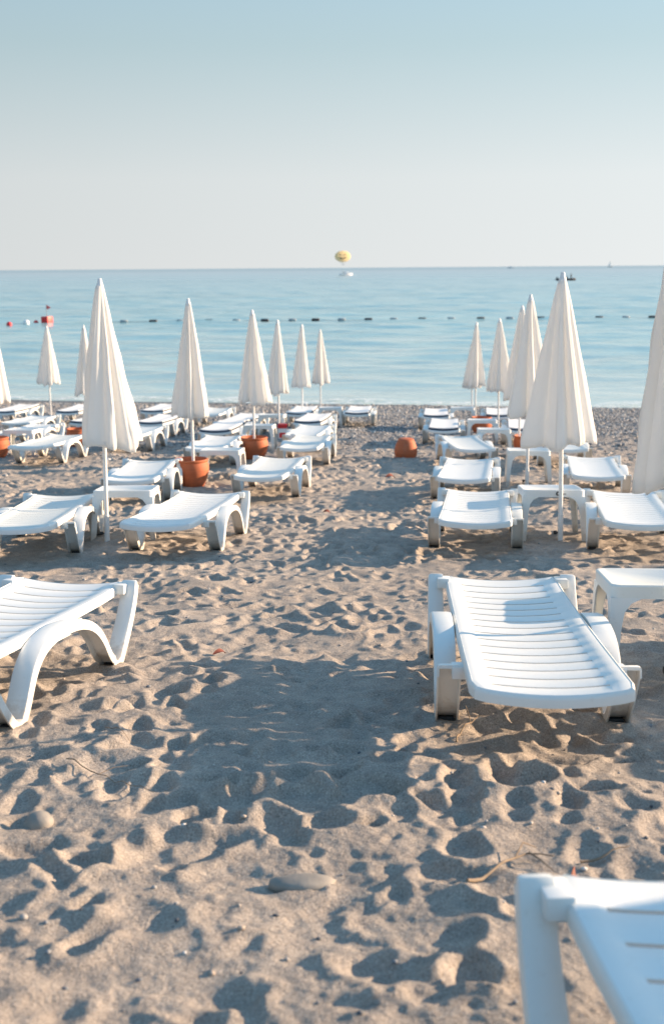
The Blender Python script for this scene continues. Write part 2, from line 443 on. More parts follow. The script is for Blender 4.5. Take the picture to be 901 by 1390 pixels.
NR, NC = 1950, 1000
yr = np.concatenate([np.array([-40, -25, -14, -8, -4, -2, -1, -.4, 0, .25]), .45*np.exp(np.linspace(0, math.log(40/.45), NR)), np.array([44, 52, 62, 80])])
s = np.linspace(-1, 1, NC)
k = .86
SS, YY = np.meshgrid(s, yr)
fan = 1.15 + .40*np.clip(YY, 0, 60)
A = np.abs(SS)
XX = np.where(A < k, fan*A/k, fan + (150 - fan)*np.clip((A-k)/(1-k), 0, 1)**2.5) * np.sign(SS)
ZZ = base_z(XX, YY) + relief(XX, YY)
sand = grid_mesh('sand', XX, YY, ZZ, sand_mat())
tag(sand, kind='structure')

# ------------------------------------------------------------------ sea
def sea_mat():
    m, nt, b = new_mat('sea_water')
    geo = N(nt, 'ShaderNodeNewGeometry'); P = geo.outputs['Position']
    sep = N(nt, 'ShaderNodeSeparateXYZ'); nt.links.new(P, sep.inputs[0])
    lg = N(nt, 'ShaderNodeMath'); lg.operation = 'LOGARITHM'; lg.inputs[1].default_value = 10
    nt.links.new(sep.outputs[1], lg.inputs[0])
    mr = N(nt, 'ShaderNodeMapRange'); mr.inputs[1].default_value = 1.5; mr.inputs[2].default_value = 3.3
    nt.links.new(lg.outputs[0], mr.inputs[0])
    col = ramp(nt, mr.outputs[0], [(0, (.50, .60, .58)), (.06, (.38, .54, .56)), (.25, (.28, .50, .55)), (.6, (.33, .48, .53)), (.93, (.40, .48, .52)), (1, (.32, .42, .46))])
    # broad wind bands
    mp = N(nt, 'ShaderNodeMapping'); mp.inputs['Scale'].default_value = (.012, .05, 1); nt.links.new(P, mp.inputs[0])
    nb = noise(nt, mp.outputs[0], 1.0, 5, .6)
    cb = ramp(nt, nb.outputs[0], [(0.35, (.86, .88, .89)), (0.65, (1.1, 1.08, 1.07))])
    nt.links.new(mix(nt, .8, col.outputs[0], cb.outputs[0], 'MULTIPLY'), b.inputs['Base Color'])
    b.inputs['IOR'].default_value = 1.33
    rr = ramp(nt, mr.outputs[0], [(0, (.10,)*3), (.5, (.22,)*3), (1, (.40,)*3)])
    nt.links.new(rr.outputs[0], b.inputs['Roughness'])
    bn = None
    for sx, sy, sc, st, d in ((.35, 1, 2.4, .4, .06), (.45, 1, .75, .42, .18), (.3, 1, .16, .35, .55)):
        mp = N(nt, 'ShaderNodeMapping'); mp.inputs['Scale'].default_value = (sx, sy, 1); mp.inputs['Rotation'].default_value = (0, 0, R(8))
        nt.links.new(P, mp.inputs[0])
        nn = noise(nt, mp.outputs[0], sc, 4, .6); bn = bump(nt, nn.outputs[0], st, d, bn)
    nt.links.new(bn, b.inputs['Normal'])
    return m
yr = np.concatenate([29*np.exp(np.linspace(0, math.log(600/29), 620)), 600*np.exp(np.linspace(.02, math.log(40000/600), 60))])
xs = np.linspace(-1, 1, 420)
SS, YY = np.meshgrid(xs, yr)
XX = np.sign(SS)*np.where(np.abs(SS) < .9, np.abs(SS)/.9*(YY*.36+3), (YY*.36+3) + (np.maximum(YY*2, 500))*((np.abs(SS)-.9)/.1)**2)
ZZ = np.zeros_like(XX)
rw = np.random.default_rng(12)
for i in range(46):
    lam = 1.3*math.exp(rw.uniform(0, 2.2)); ang = rw.normal(math.pi/2, .38); kx, ky = 2*math.pi/lam*math.cos(ang), 2*math.pi/lam*math.sin(ang)
    amp = .0034*lam**.8
    att = np.clip(1 - (YY - 60*lam)/(60*lam), 0, 1)
    ph = kx*XX + ky*YY + rw.uniform(0, 6.28) + .8*np.sin(XX*.11+i)+.5*np.sin(XX*.31*rw.uniform(.6, 1.4)+i*2.1)
    ZZ += amp*att*np.sin(ph)
near = np.clip((YY-33)/6, .25, 1)
ZZ *= near
# a low swell line breaking at the shore
sea = grid_mesh('sea', XX, YY, ZZ, sea_mat()); tag(sea, kind='structure')

# foam where the small waves meet the gravel
def foam_mat():
    m, nt, b = new_mat('sea_foam')
    geo = N(nt, 'ShaderNodeNewGeometry')
    n1 = noise(nt, geo.outputs['Position'], 3.5, 6, .7)
    a = ramp(nt, n1.outputs[0], [(0.45, (0, 0, 0)), (0.66, (.9, .9, .9))])
    b.inputs['Base Color'].default_value = (.80, .83, .83, 1); b.inputs['Roughness'].default_value = .8
    nt.links.new(a.outputs[0], b.inputs['Alpha'])
    nt.links.new(bump(nt, n1.outputs[0], .6, .05), b.inputs['Normal'])
    return m
def shore_y(x):
    lo, hi = 28., 40.
    for _ in range(30):
        mid = (lo+hi)/2
        if float(base_z(x, mid)) > 0.0: lo = mid
        else: hi = mid
    return lo
fx = np.linspace(-16, 16, 400); SY = np.array([shore_y(x) for x in fx])
SY = SY + .22*np.sin(fx*.9) + .12*np.sin(fx*2.3+1)
rows = np.array([-.25, -.12, 0, .15, .35, .6, .8])
FX = np.tile(fx, (len(rows), 1)); FY = SY[None, :] + rows[:, None]*(1+.5*np.sin(fx*1.7))[None, :]
FZ = np.maximum(base_z(FX, FY) + .012, .05) + .02*np.exp(-((rows[:, None]-.3)/.25)**2)
foam = grid_mesh('shore_foam', FX, FY, FZ, foam_mat()); tag(foam, kind='stuff')

# ------------------------------------------------------------------ pebbles (stuff)
def pebble_mat():
    m, nt, b = new_mat('beach_pebbles')
    at = N(nt, 'ShaderNodeAttribute'); at.attribute_name = 'tone'
    r = ramp(nt, at.outputs['Fac'], [(0, (.07, .08, .095)), (.3, (.19, .205, .23)), (.55, (.34, .34, .34)), (.75, (.42, .35, .29)), (1, (.66, .66, .65))])
    nt.links.new(r.outputs[0], b.inputs['Base Color']); b.inputs['Roughness'].default_value = .7
    return m
PEB = pebble_mat()
def pebbles(name, pts, sizes, seed):
    r = np.random.default_rng(seed)
    bm = bmesh.new(); bmesh.ops.create_icosphere(bm, subdivisions=1, radius=1)
    v0 = np.array([v.co[:] for v in bm.verts]); f0 = np.array([[v.index for v in f.verts] for f in bm.faces]); bm.free()
    n = len(pts); nv = len(v0)
    sc = np.stack([r.uniform(.8, 1.3, n), r.uniform(.7, 1.1, n), r.uniform(.4, .75, n)], -1)*sizes[:, None]
    a = r.uniform(0, 6.28, n); c, s_ = np.cos(a), np.sin(a)
    V = v0[None]*sc[:, None, :] * r.uniform(.85, 1.12, (n, nv, 1))
    V = np.stack([V[..., 0]*c[:, None]-V[..., 1]*s_[:, None], V[..., 0]*s_[:, None]+V[..., 1]*c[:, None], V[..., 2]], -1)
    V += pts[:, None, :]
    Fs = (f0[None] + (np.arange(n)*nv)[:, None, None]).reshape(-1, 3)
    me = bpy.data.meshes.new(name)
    me.vertices.add(n*nv); me.vertices.foreach_set('co', V.astype(np.float32).ravel())
    me.loops.add(len(Fs)*3); me.loops.foreach_set('vertex_index', Fs.ravel().astype(np.int32))
    me.polygons.add(len(Fs)); me.polygons.foreach_set('loop_start', np.arange(0, len(Fs)*3, 3, dtype=np.int32)); me.polygons.foreach_set('loop_total', np.full(len(Fs), 3, np.int32))
    me.update(calc_edges=True); me.polygons.foreach_set('use_smooth', np.ones(len(Fs), bool))
    at = me.attributes.new('tone', 'FLOAT', 'POINT'); at.data.foreach_set('value', np.repeat(r.uniform(0, 1, n), nv).astype(np.float32))
    me.materials.append(PEB)
    o = bpy.data.objects.new(name, me); COL.objects.link(o); return o
n = 52000
py = 14 + 20.0*np.sqrt(rng.uniform(0, 1, n)); px = rng.uniform(-1, 1, n)*(.5+.36*py)
keepm = rng.uniform(0, 1, n) < np.clip((py-16 + 2.5*np.sin(px*1.3)+1.5*np.sin(px*3.1+py))/8, .03, 1)
px, py = px[keepm], py[keepm]
sz = rng.uniform(.010, .030, len(px)) * (1 + .7*(rng.uniform(0, 1, len(px)) > .93))
pts = np.stack([px, py, base_z(px, py) + relief(px, py) + sz*.15], -1)
tag(pebbles('shingle', pts, sz, 3), kind='stuff')
n = 900
py = 1.5 + 14*rng.uniform(0, 1, n)**1.2; px = rng.uniform(-1, 1, n)*(.5+.34*py)
sz = rng.uniform(.003, .009, n)*(1+.9*(rng.uniform(0, 1, n) > .95))
pts = np.stack([px, py, base_z(px, py) + relief(px, py) + sz*.2], -1)
tag(pebbles('grit', pts, sz, 5), kind='stuff')

# ------------------------------------------------------------------ lounger
BW = .25           # half width of the bed
def bed_z(y):      # bed height along its length
    t = y/BED_L
    return .292 + -.004*math.sin(t*math.pi*1.1) + .024*t**2 + .012*max(0, (t-.82)/.18)**2
def make_bed(parent):
    xs = [-BW, -BW+.012, -.205, -.185] + [-.185 + .37*i/10 for i in range(1, 10)] + [.185, .205, BW-.012, BW]
    ys = []; slot = []
    y = .0; ys.append(0.0); ys.append(.012)
    nslat = 15; start, end = .10, BED_L-.10; pitch = (end-start)/nslat
    for i in range(nslat+1):
        yc = start + i*pitch
        ys += [yc-.007, yc+.007]; slot.append(len(ys)-2)
        if i < nslat: ys += [yc + pitch*.2, yc + pitch*.5, yc + pitch*.8]
    ys += [BED_L-.012, BED_L]
    vid = {}; V = []; Fc = []
    def zt(x, y):
        z = bed_z(y) - .021*(1 - (x/BW)**2)
        e = min(y, BED_L-y)
        if e < .012: z -= .004
        if abs(x) > BW-.006: z -= .004
        if abs(x) < .19 and .07 < y < BED_L-.07:      # recessed panel of crowned slats
            q = ((y-start)/pitch) % 1.0
            z -= .0035 + .0065*abs(2*q-1)**3
        return z
    for j, y in enumerate(ys):
        # rounded plan corners at both ends
        for i, x in enumerate(xs):
            e = min(y, BED_L-y); xx = x*(1 - .05*max(0, 1-e/.05)) if e < .05 else x
            yy = y
            if y < .02: yy = y - .018*(1-(x/BW)**2)       # foot edge bows forward a little
            vid[(i, j)] = len(V); V.append((xx, yy, zt(x, y)))
    slots = set()
    for a in slot:
        slots.add(a)
    hinge = slot[8]
    for j in range(len(ys)-1):
        for i in range(len(xs)-1):
            if j in slots and 3 <= i <= 12: continue
            if j == hinge and i in (1, 2, 13, 14): pass
            Fc.append((vid[(i, j)], vid[(i+1, j)], vid[(i+1, j+1)], vid[(i, j+1)]))
    me = bpy.data.meshes.new('bed'); me.from_pydata(V, [], Fc); me.update()
    bm = bmesh.new(); bm.from_mesh(me)
    # thickness
    bmesh.ops.solidify(bm, geom=bm.faces[:], thickness=.009)
    bmesh.ops.recalc_face_normals(bm, faces=bm.faces)
    bm.to_mesh(me); bm.free()
    o = mesh_from('slatted_bed', me, PLASTIC, parent, 40)
    # skirt all round the bed edge
    path = []
    m = 26
    for i in range(m+1): y = BED_L*i/m; path.append((BW-.002 - (.012 if i in (0, m) else 0), y, bed_z(y)-.003))
    for i in range(1, 12): x = BW - 2*BW*i/12; path.append((x, BED_L, bed_z(BED_L)-.003-.021*(1-(x/BW)**2)))
    for i in range(m+1): y = BED_L*(1-i/m); path.append((-BW+.002 + (.012 if i in (0, m) else 0), y, bed_z(y)-.003))
    for i in range(1, 12):
        x = -BW + 2*BW*i/12; path.append((x, -.018*(1-(x/BW)**2), bed_z(0)-.003-.021*(1-(x/BW)**2)))
    V, Fc = [], []
    L = len(path)
    for i, (x, y, z) in enumerate(path):
        p0 = Vector(path[i-1]); p1 = Vector(path[(i+1) % L]); d = (p1-p0); d.z = 0; d.normalize(); nrm = Vector((d.y, -d.x, 0))
        c = Vector((x, y, z))
        ring = [(.000, .002), (.007, -.004), (.009, -.014), (.008, -.038), (-.002, -.041), (-.004, -.014)]
        for a, b_ in ring:
            q = c + nrm*a; V.append((q.x, q.y, z + b_))
    for i in range(L):
        j = (i+1) % L
        for t in range(6):
            t2 = (t+1) % 6
            Fc.append((i*6+t, j*6+t, j*6+t2, i*6+t2))
    mesh_obj('edge_rail', V, Fc, PLASTIC, parent, 40)

def bez(p0, p1, p2, p3, n):
    out = []
    for i in range(n+1):
        t = i/n; u = 1-t
        out.append(tuple(u**3*a + 3*u*u*t*b + 3*u*t*t*c + t**3*d for a, b, c, d in zip(p0, p1, p2, p3)))
    return out
def make_leg(sx, parent):
    f1, f2 = FEET_Y
    zf = .030
    path = [(.40, .262), (.425, .262), (.445, .252)]
    path += bez((.455, .240), (.50, .17), (.60, .06), (f1-.022, zf+.008), 8)
    path += [(f1-.006, zf), (f1+.016, zf+.004)]
    mid = (f1+f2)/2
    path += bez((f1+.034, zf+.03), (f1+.10, .16), (f1+.10, .300), (mid-.06, .300), 14)[0:]
    path += bez((mid-.06, .300), (f2-.16, .300), (f2-.14, .10), (f2-.034, zf+.03), 14)[1:]
    path += [(f2-.016, zf+.004), (f2+.006, zf)]
    path += bez((f2+.022, zf+.012), (f2+.08, .10), (BED_L-.085, .22), (BED_L-.055, bed_z(BED_L)+.006), 8)
    path += [(BED_L-.045, bed_z(BED_L)+.014), (BED_L-.025, bed_z(BED_L)+.012), (BED_L-.012, bed_z(BED_L)-.004)]
    V, Fc = [], []
    n = len(path)
    for i, (y, z) in enumerate(path):
        a = path[max(i-1, 0)]; b = path[min(i+1, n-1)]
        dy, dz = b[0]-a[0], b[1]-a[1]; l = math.hypot(dy, dz); dy /= l; dz /= l
        ny_, nz_ = -dz, dy                     # towards the outside of the arch
        t = i/(n-1)
        # the arch bulges outwards; the rear post is narrower
        w = .082 if t < .66 else .082 - .018*(t-.66)/.34
        inner = BW+.012
        if t > .8: inner = BW + .018
        d = .040; th = .006
        if y > BED_L-.04: d = .03
        sec = [(0, -.002), (.010, 0), (w-.010, 0), (w-.003, -.003), (w, -.010), (w, -d), (w-th, -d), (w-th-.001, -th-.006), (th+.001, -th-.006), (th, -d), (0, -d), (0, -.008)]
        for x, nn in sec:
            V.append((sx*(inner + x), y + ny_*nn, max(z + nz_*nn, -.012)))
    m = 12
    for i in range(n-1):
        for q in range(m):
            q2 = (q+1) % m
            Fc.append((i*m+q, (i+1)*m+q, (i+1)*m+q2, i*m+q2) if sx > 0 else (i*m+q2, (i+1)*m+q2, (i+1)*m+q, i*m+q))
    Fc.append(tuple(range(m))); Fc.append(tuple((n-1)*m+q for q in range(m))[::-1])
    leg = mesh_obj('arched_leg', V, Fc, PLASTIC, parent, 40)
    # foot inserts in the open channel
    for fy, dy_ in ((f1, -.016), (f2, .012)):
        bm = bmesh.new()
        add_box(bm, sx*(BW+.012+.014) if sx > 0 else sx*(BW+.012+.068), sx*(BW+.012+.068) if sx > 0 else sx*(BW+.012+.014), fy+dy_-.018, fy+dy_+.018, -.008, .020, .003)
        bm_obj('foot_insert', bm, DARK, leg)
    # brackets carrying the bed
    for y0, y1, z1 in ((.395, .475, .258), (1.02, 1.28, .270), (BED_L-.105, BED_L-.008, bed_z(BED_L)+.001)):
        bm = bmesh.new()
        x0, x1 = BW-.01, BW+.045
        if sx < 0: x0, x1 = -x1, -x0
        add_box(bm, x0, x1, y0, y1, z1-.045, z1, .006)
        bm_obj('bracket', bm, PLASTIC, parent)

def make_lounger():
    root = empty('sun_lounger')
    make_bed(root); make_leg(1, root); make_leg(-1, root)
    for y in (.52, 1.45):
        bm = bmesh.new(); add_box(bm, -BW+.01, BW-.01, y-.02, y+.02, .222, .246, .004)
        bm_obj('cross_brace', bm, PLASTIC, root)
    return root
def make_pad(root):
    """thin mattress with navy piping"""
    def slab(x0, y0, y1, off, th, name, mat, parent, grow=0):
        V, Fc = [], []; nx_, ny_ = 10, 30
        for lay in (0, 1):
            for j in range(ny_+1):
                y = y0 + (y1-y0)*j/ny_
                for i in range(nx_+1):
                    x = -x0 + 2*x0*i/nx_
                    z = bed_z(max(0, min(BED_L, y))) - .021*(1-min(1, (x/BW)**2)) + off + (th if lay else 0)
                    if lay and (i in (0, nx_) or j in (0, ny_)): z -= .008
                    V.append((x, y, z))
        q = (nx_+1)*(ny_+1)
        for j in range(ny_):
            for i in range(nx_):
                a = j*(nx_+1)+i
                Fc.append((a, a+nx_+1, a+nx_+2, a+1)); Fc.append((q+a, q+a+1, q+a+nx_+2, q+a+nx_+1))
        for i in range(nx_):
            Fc.append((i, i+1, q+i+1, q+i)); a = ny_*(nx_+1)+i; Fc.append((a+1, a, q+a, q+a+1))
        for j in range(ny_):
            a = j*(nx_+1); Fc.append((a+nx_+1, a, q+a, q+a+nx_+1)); a += nx_; Fc.append((a, a+nx_+1, q+a+nx_+1, q+a))
        return mesh_obj(name, V, Fc, mat, parent, 50)
    p = slab(.228, .02, BED_L-.02, .030, .022, 'mattress', PADW, root)
    slab(.236, .008, BED_L-.008, .003, .032, 'navy_underside', NAVY, p)

SLOPE = lambda y: math.atan((float(base_z(0, y+1.6)) - float(base_z(0, y+.6)))/1.0)
proto = make_lounger(); remember(proto)
proto_pad = None
LABELS = {
 'FR': 'white plastic lounger cut off by the bottom right corner, only its head end showing',
 'R1': 'large white slatted lounger nearest the camera right of the sand aisle',
 'R0b': 'white lounger standing just past the right edge, beyond the nearest umbrella pole',
 'R2': 'white slatted lounger touching the aisle, left neighbour of the table with round black sticker',
 'R2b': 'white slatted lounger at the right edge, right neighbour of the table with round black sticker',
 'R3': 'white lounger directly behind the left neighbour of the stickered table',
 'R3b': 'white lounger behind the thick pole of the large right parasol, second row',
 'R4': 'bare white lounger between the upturned pot and the upright pot on the right',
 'R4b': 'white lounger just right of the upright pot, under the large right parasol hem',
 'R5': 'navy-edged cushioned lounger just behind and right of the upturned terracotta pot',
 'R5b': 'cushioned lounger behind the upright pot on the right, mostly hidden by folded parasols',
 'R6': 'navy-edged lounger nearest the water on the right side of the aisle',
 'R6b': 'far cushioned lounger near the water, behind the row of right parasols',
 'FL': 'large white lounger cut by the left edge, its broad arched leg in the foreground',
 'L1': 'white slatted lounger with arched leg bordering the aisle, right of the tallest left parasol pole',
 'L1b': 'white slatted lounger running out of the left edge, left of the tall parasol pole',
 'L2': 'white lounger left of the nearest upright pot, behind the table by the tall pole',
 'L2b': 'white lounger bordering the aisle on the left, just right of the nearest upright pot',
 'L3': 'white lounger behind the nearest upright pot and left of the second pot',
 'L3b': 'white lounger bordering the aisle on the left, right of the second parasol pot',
 'L4': 'navy-edged cushioned lounger behind the second parasol pot, to its left',
 'L4b': 'bare white lounger by the aisle, behind the one next to the second pot',
 'L5': 'navy-edged lounger behind the cushioned one left of the second parasol pot',
 'L5b': 'navy-edged lounger by the aisle beneath the two farthest left-row parasols',
 'L6': 'navy-edged lounger close to the water, left of the small far table by the aisle',
 'L6b': 'navy-edged lounger near the water inside the aisle, right of the farthest left table',
 'Fa': 'white lounger with clear arched leg between the left edge pot and tallest parasol',
 'Fb': 'white lounger at the left edge behind the small far-left table',
 'Fc': 'bare white lounger at far left showing only an arched leg near the water',
 'Fd': 'navy-edged lounger at the left edge nearest the water',
 'Fe': 'navy-edged lounger nearest the water right beside the thin far left parasol pole',
 'Ff': 'cushioned lounger at far left directly behind the half hidden terracotta pot',
 'Fg': 'bare white lounger whose arched leg shows just right of the tall left parasol hem',
 'Fh': 'navy-edged lounger on the shingle between the tallest left parasol and the next parasol',
 'Fi': 'cushioned lounger nearest the water between the tallest left parasol and the next one',
 'L7': 'bare white lounger by the water, arched leg right of the nearest pot parasol canopy'}
first = True
lounger_roots = {}
for kk, (X, Y, rot, pad) in LOUNGERS.items():
    if first: o = proto; first = False
    elif pad:
        if proto_pad is None:
            proto_pad = copy_tree(proto); make_pad(proto_pad); remember(proto_pad); o = proto_pad
        else: o = copy_tree(proto_pad)
    else: o = copy_tree(proto)
    c, s_ = math.cos(R(rot)), math.sin(R(rot))
    fz = [float(base_z(X + f*s_, Y + f*c)) for f in FEET_Y]
    pitch = math.atan2(fz[1]-fz[0], FEET_Y[1]-FEET_Y[0])
    o.rotation_euler = (pitch, 0, -R(rot))
    o.location = (X, Y, fz[0] - FEET_Y[0]*math.tan(pitch) - .004)
    tag(o, LABELS[kk], 'sun lounger', 'white sun loungers set out on the beach')
    lounger_roots[kk] = o

# ------------------------------------------------------------------ side table
def make_table():
    root = empty('side_table')
    w = .235; zt = .40
    bm = bmesh.new()
    # top: rounded square plate with a slightly raised rim
    def rsq(h, r, n=5):
        out = []
        for cx, cy, a0 in ((1, 1, 0), (-1, 1, 90), (-1, -1, 180), (1, -1, 270)):
            for i in range(n+1):
                a = R(a0 + 90*i/n); out.append((cx*(h-r)+r*math.cos(a), cy*(h-r)+r*math.sin(a)))
        return out
    rings = [(w-.0, .035, zt-.055), (w, .035, zt-.006), (w-.006, .034, zt), (w-.022, .03, zt), (w-.026, .028, zt-.003)]
    V, Fc = [], []
    for h_, r_, z in rings:
        for x, y in rsq(h_, r_): V.append((x, y, z))
    m = 24
    for i in range(len(rings)-1):
        for q in range(m): Fc.append((i*m+q, i*m+(q+1) % m, (i+1)*m+(q+1) % m, (i+1)*m+q))
    Fc.append(tuple((len(rings)-1)*m+q for q in range(m)))
    b0 = len(V)
    for x, y in rsq(w-.006, .03): V.append((x, y, zt-.055))
    for x, y in rsq(w-.010, .03): V.append((x, y, zt-.010))
    for q in range(m):
        Fc.append((q, b0+q, b0+(q+1) % m, (q+1) % m)); Fc.append((b0+q, b0+m+q, b0+m+(q+1) % m, b0+(q+1) % m))
    Fc.append(tuple(b0+m+q for q in range(m))[::-1])
    mesh_obj('tabletop', V, Fc, PLASTIC, root, 40)
    bm.free()
    for sx in (1, -1):
        for sy in (1, -1):
            # angle-section leg, wide at the top and splayed a little
            V, Fc = [], []
            zs = [zt-.052, zt-.075, zt-.11, zt-.17, .2, .1, 0.0, -.015]
            for z in zs:
                t = (zt-.052 - z)/(zt-.052)
                lw = .052 + .075*math.exp(-t*14) - .012*t
                off = w + .001 + .018*t
                th = .007
                for a, b_ in ((off, off), (off-lw, off), (off-lw, off-th), (off-th, off-th), (off-th, off-lw), (off, off-lw)):
                    V.append((sx*a, sy*b_, z))
            for i in range(len(zs)-1):
                for q in range(6):
                    f = (i*6+q, i*6+(q+1) % 6, (i+1)*6+(q+1) % 6, (i+1)*6+q)
                    Fc.append(f if sx*sy > 0 else f[::-1])
            Fc.append(tuple(range(6))[::(-1 if sx*sy > 0 else 1)]); Fc.append(tuple((len(zs)-1)*6+q for q in range(6))[::(1 if sx*sy > 0 else -1)])
            mesh_obj('leg', V, Fc, PLASTIC, root, 40)
    return root
tproto = make_table(); remember(tproto)
TL = {'T1': 'white square plastic table at the right edge beside the nearest large lounger',
      'T2': 'white plastic table with a small round black sticker, behind the tall right parasol pole',
      'T3': 'white plastic table behind the stickered table, by the second right parasol pole',
      'T4': 'white plastic table seen over the lounger just left of the upright right pot',
      'T5': 'white table standing in front of the far right terracotta pot',
      'T6': 'farthest white table on the right, near the water between two cushioned loungers',
      'T2L': 'white plastic table between two slatted loungers at the foot of the tall left parasol',
      'T3L': 'white plastic table beside the nearest terracotta pot, to its right',
      'T4L': 'white table just behind the second left parasol pot',
      'T5L': 'white table beside the small red and white box, under the left parasols',
      'T6L': 'farthest white table near the water at the left border of the aisle',
      'TF': 'small white table at the far left edge behind the pot at the picture border'}
first = True
tables = {}
for kk, (X, Y, rot) in TABLES.items():
    o = tproto if first else copy_tree(tproto); first = False
    pitch = SLOPE(Y-1.1)
    o.rotation_euler = (pitch, 0, -R(rot)); o.location = (X, Y, float(base_z(X, Y)) - .002)
    tag(o, TL[kk], 'table', 'white side tables between the loungers'); tables[kk] = o
# sticker and moulded marks on the apron
v, f = lathe([(.0001, .0), (.016, .0), (.017, .0015), (.017, .003)], 24)
v = [(x + .03, -z - .2385, y + .372) for x, y, z in v]
st = mesh_obj('sticker', v, [q for q in f], DARK, tables['T2'], 40)
v, f = lathe([(.0001, .0), (.006, .0)], 16); v = [(x + .03, -.243, y + .372) for x, y, z in v]
mesh_obj('sticker_dot', v, f, WHITEP, st, 0)
bm = bmesh.new(); add_box(bm, .062, .090, -.2395, -.2355, .365, .374, .001); bm_obj('printed_mark', bm, GREYM, tables['T2'])
bm = bmesh.new(); add_box(bm, .2355, .2395, -.05, -.02, .362, .376, .001); add_box(bm, .2355, .2395, .0, .012, .365, .374, .001); bm_obj('printed_mark', bm, GREYM, tables['T2L'])
bm = bmesh.new(); add_box(bm, .2355, .2395, -.16, -.14, .362, .376, .001); bm_obj('printed_mark', bm, DARK, tables['T3L'])

# ------------------------------------------------------------------ folded parasols
def make_umbrella(kk, X, Y, Ht, rad, seed, inpot):
    r = random.Random(seed)
    root = empty('beach_umbrella', (X, Y, float(base_z(X, Y))), (R(r.uniform(-.5, .5)), R({'R1': -.9, 'L1': .6}.get(kk, r.uniform(-.5, .5))), R(r.uniform(0, 360)) if kk not in ('R0', 'L1', 'R1') else 0))
    v, f = tube([(0, 0, -.12), (0, 0, .2), (0, 0, .9), (0, 0, Ht-.1)], .0165, 16)
    mesh_obj('pole', v, f, POLE, root, 40)
    if not inpot:
        v, f = join_vf([tube([(0, 0, -.1), (0, 0, .22)], .0205, 16)])
        sl = mesh_obj('ground_sleeve', v, f, POLE, root, 40)
        a = math.pi - root.rotation_euler.z
        v, f = join_vf([tube([(0, 0, 0), (.012, 0, 0)], .006, 10), tube([(.012, 0, 0), (.034, 0, 0)], .015, 12)])
        kb = mesh_obj('clamp_knob', v, f, DARK, sl, 40)
        kb.location = (.018*math.cos(a), .018*math.sin(a), .075); kb.rotation_euler = (0, 0, a)
    # canopy
    NT, NZ = 144, 46
    zb = Ht*.375; zt = Ht-.045
    ribs = 8
    ang0 = r.uniform(0, 6.28)
    ra = sorted([ang0 + 2*math.pi*i/ribs + r.uniform(-.17, .17) for i in range(ribs)])
    rl = [r.uniform(.82, 1.16) for _ in range(ribs)]       # how far each rib hangs out
    vd = [r.uniform(.26, .52) for _ in range(ribs)]        # pleat depth
    vs_ = [r.uniform(.34, .66) for _ in range(ribs)]       # where the pleat's valley lies
    tw = r.uniform(-.35, .35)
    ph = [r.uniform(0, 6.28) for _ in range(6)]
    lb = [r.uniform(.15, .42) for _ in range(ribs)]
    side = r.uniform(.0, .10); sa = r.uniform(0, 6.28)
    if kk in ('R0', 'L1', 'R1'): side, sa = {'R0': (.28, 0), 'L1': (.34, 0), 'R1': (.04, 3.1)}[kk]
    V, Fc = [], []
    for iz in range(NZ+1):
        t = iz/NZ                               # 0 top, 1 bottom
        for it in range(NT):
            th = 2*math.pi*it/NT
            thw = th + tw*t*.6
            # locate between ribs
            for i in range(ribs):
                a = ra[i]; b_ = ra[(i+1) % ribs] + (2*math.pi if i == ribs-1 else 0)
                q = (thw - a) % (2*math.pi)
                if q < b_-a: break
            u = q/(b_-a); l0, l1 = rl[i], rl[(i+1) % ribs]
            edge = l0*(1-u) + l1*u
            vc = vs_[i]
            uu = u/vc*.5 if u < vc else .5 + (u-vc)/(1-vc)*.5
            s1 = math.sin(math.pi*uu)
            val = s1**.8                         # pointed at the ribs, rounded between them
            lobe = lb[i]*math.sin(2*math.pi*uu)**2
            amp = vd[i]*min(1, t*3.5+.15)
            rr = edge*(1 - amp*(val*.9 - lobe)) + .035*t*math.sin(5*thw + ph[0] + 3*t) + .02*math.sin(11*thw + ph[1]+2*t)*t
            base = .030 + (rad-.022)*(t**.93) 
            if t > .93: base *= 1 - .05*((t-.93)/.07)**2
            rr *= base
            rr *= 1 + side*t*math.cos(th-sa)
            z = zt - (zt-zb)*t
            # hem: ribs hang lowest, cloth between scallops up
            z += t**8*(.028*s1 + .016*math.sin(3*th+ph[2]) + .008*math.sin(7*th+ph[3]))
            z += .012*math.sin(th*2+ph[4])*t
            V.append((rr*math.cos(th), rr*math.sin(th), z))
    for iz in range(NZ):
        for it in range(NT):
            i2 = (it+1) % NT
            Fc.append((iz*NT+it, (iz+1)*NT+it, (iz+1)*NT+i2, iz*NT+i2))
    # turned-in hem gives the cloth an edge
    b0 = len(V)
    for it in range(NT):
        x, y, z = V[NZ*NT+it]; V.append((x*.95, y*.95, z-.002))
    for it in range(NT):
        x, y, z = V[NZ*NT+it]; V.append((x*.93, y*.93, z+.05))
    for it in range(NT):
        i2 = (it+1) % NT
        Fc.append((NZ*NT+it, b0+it, b0+i2, NZ*NT+i2)); Fc.append((b0+it, b0+NT+it, b0+NT+i2, b0+i2))
    mesh_obj('folded_canopy', V, Fc, FABRIC, root, 180)
    v, f = lathe([(.0001, Ht+.012), (.012, Ht+.010), (.017, Ht), (.018, Ht-.02), (.024, Ht-.03), (.028, Ht-.055), (.030, Ht-.075)], 24)
    mesh_obj('finial', v, [q[::-1] for q in f], WHITEP, root, 50)
    return root
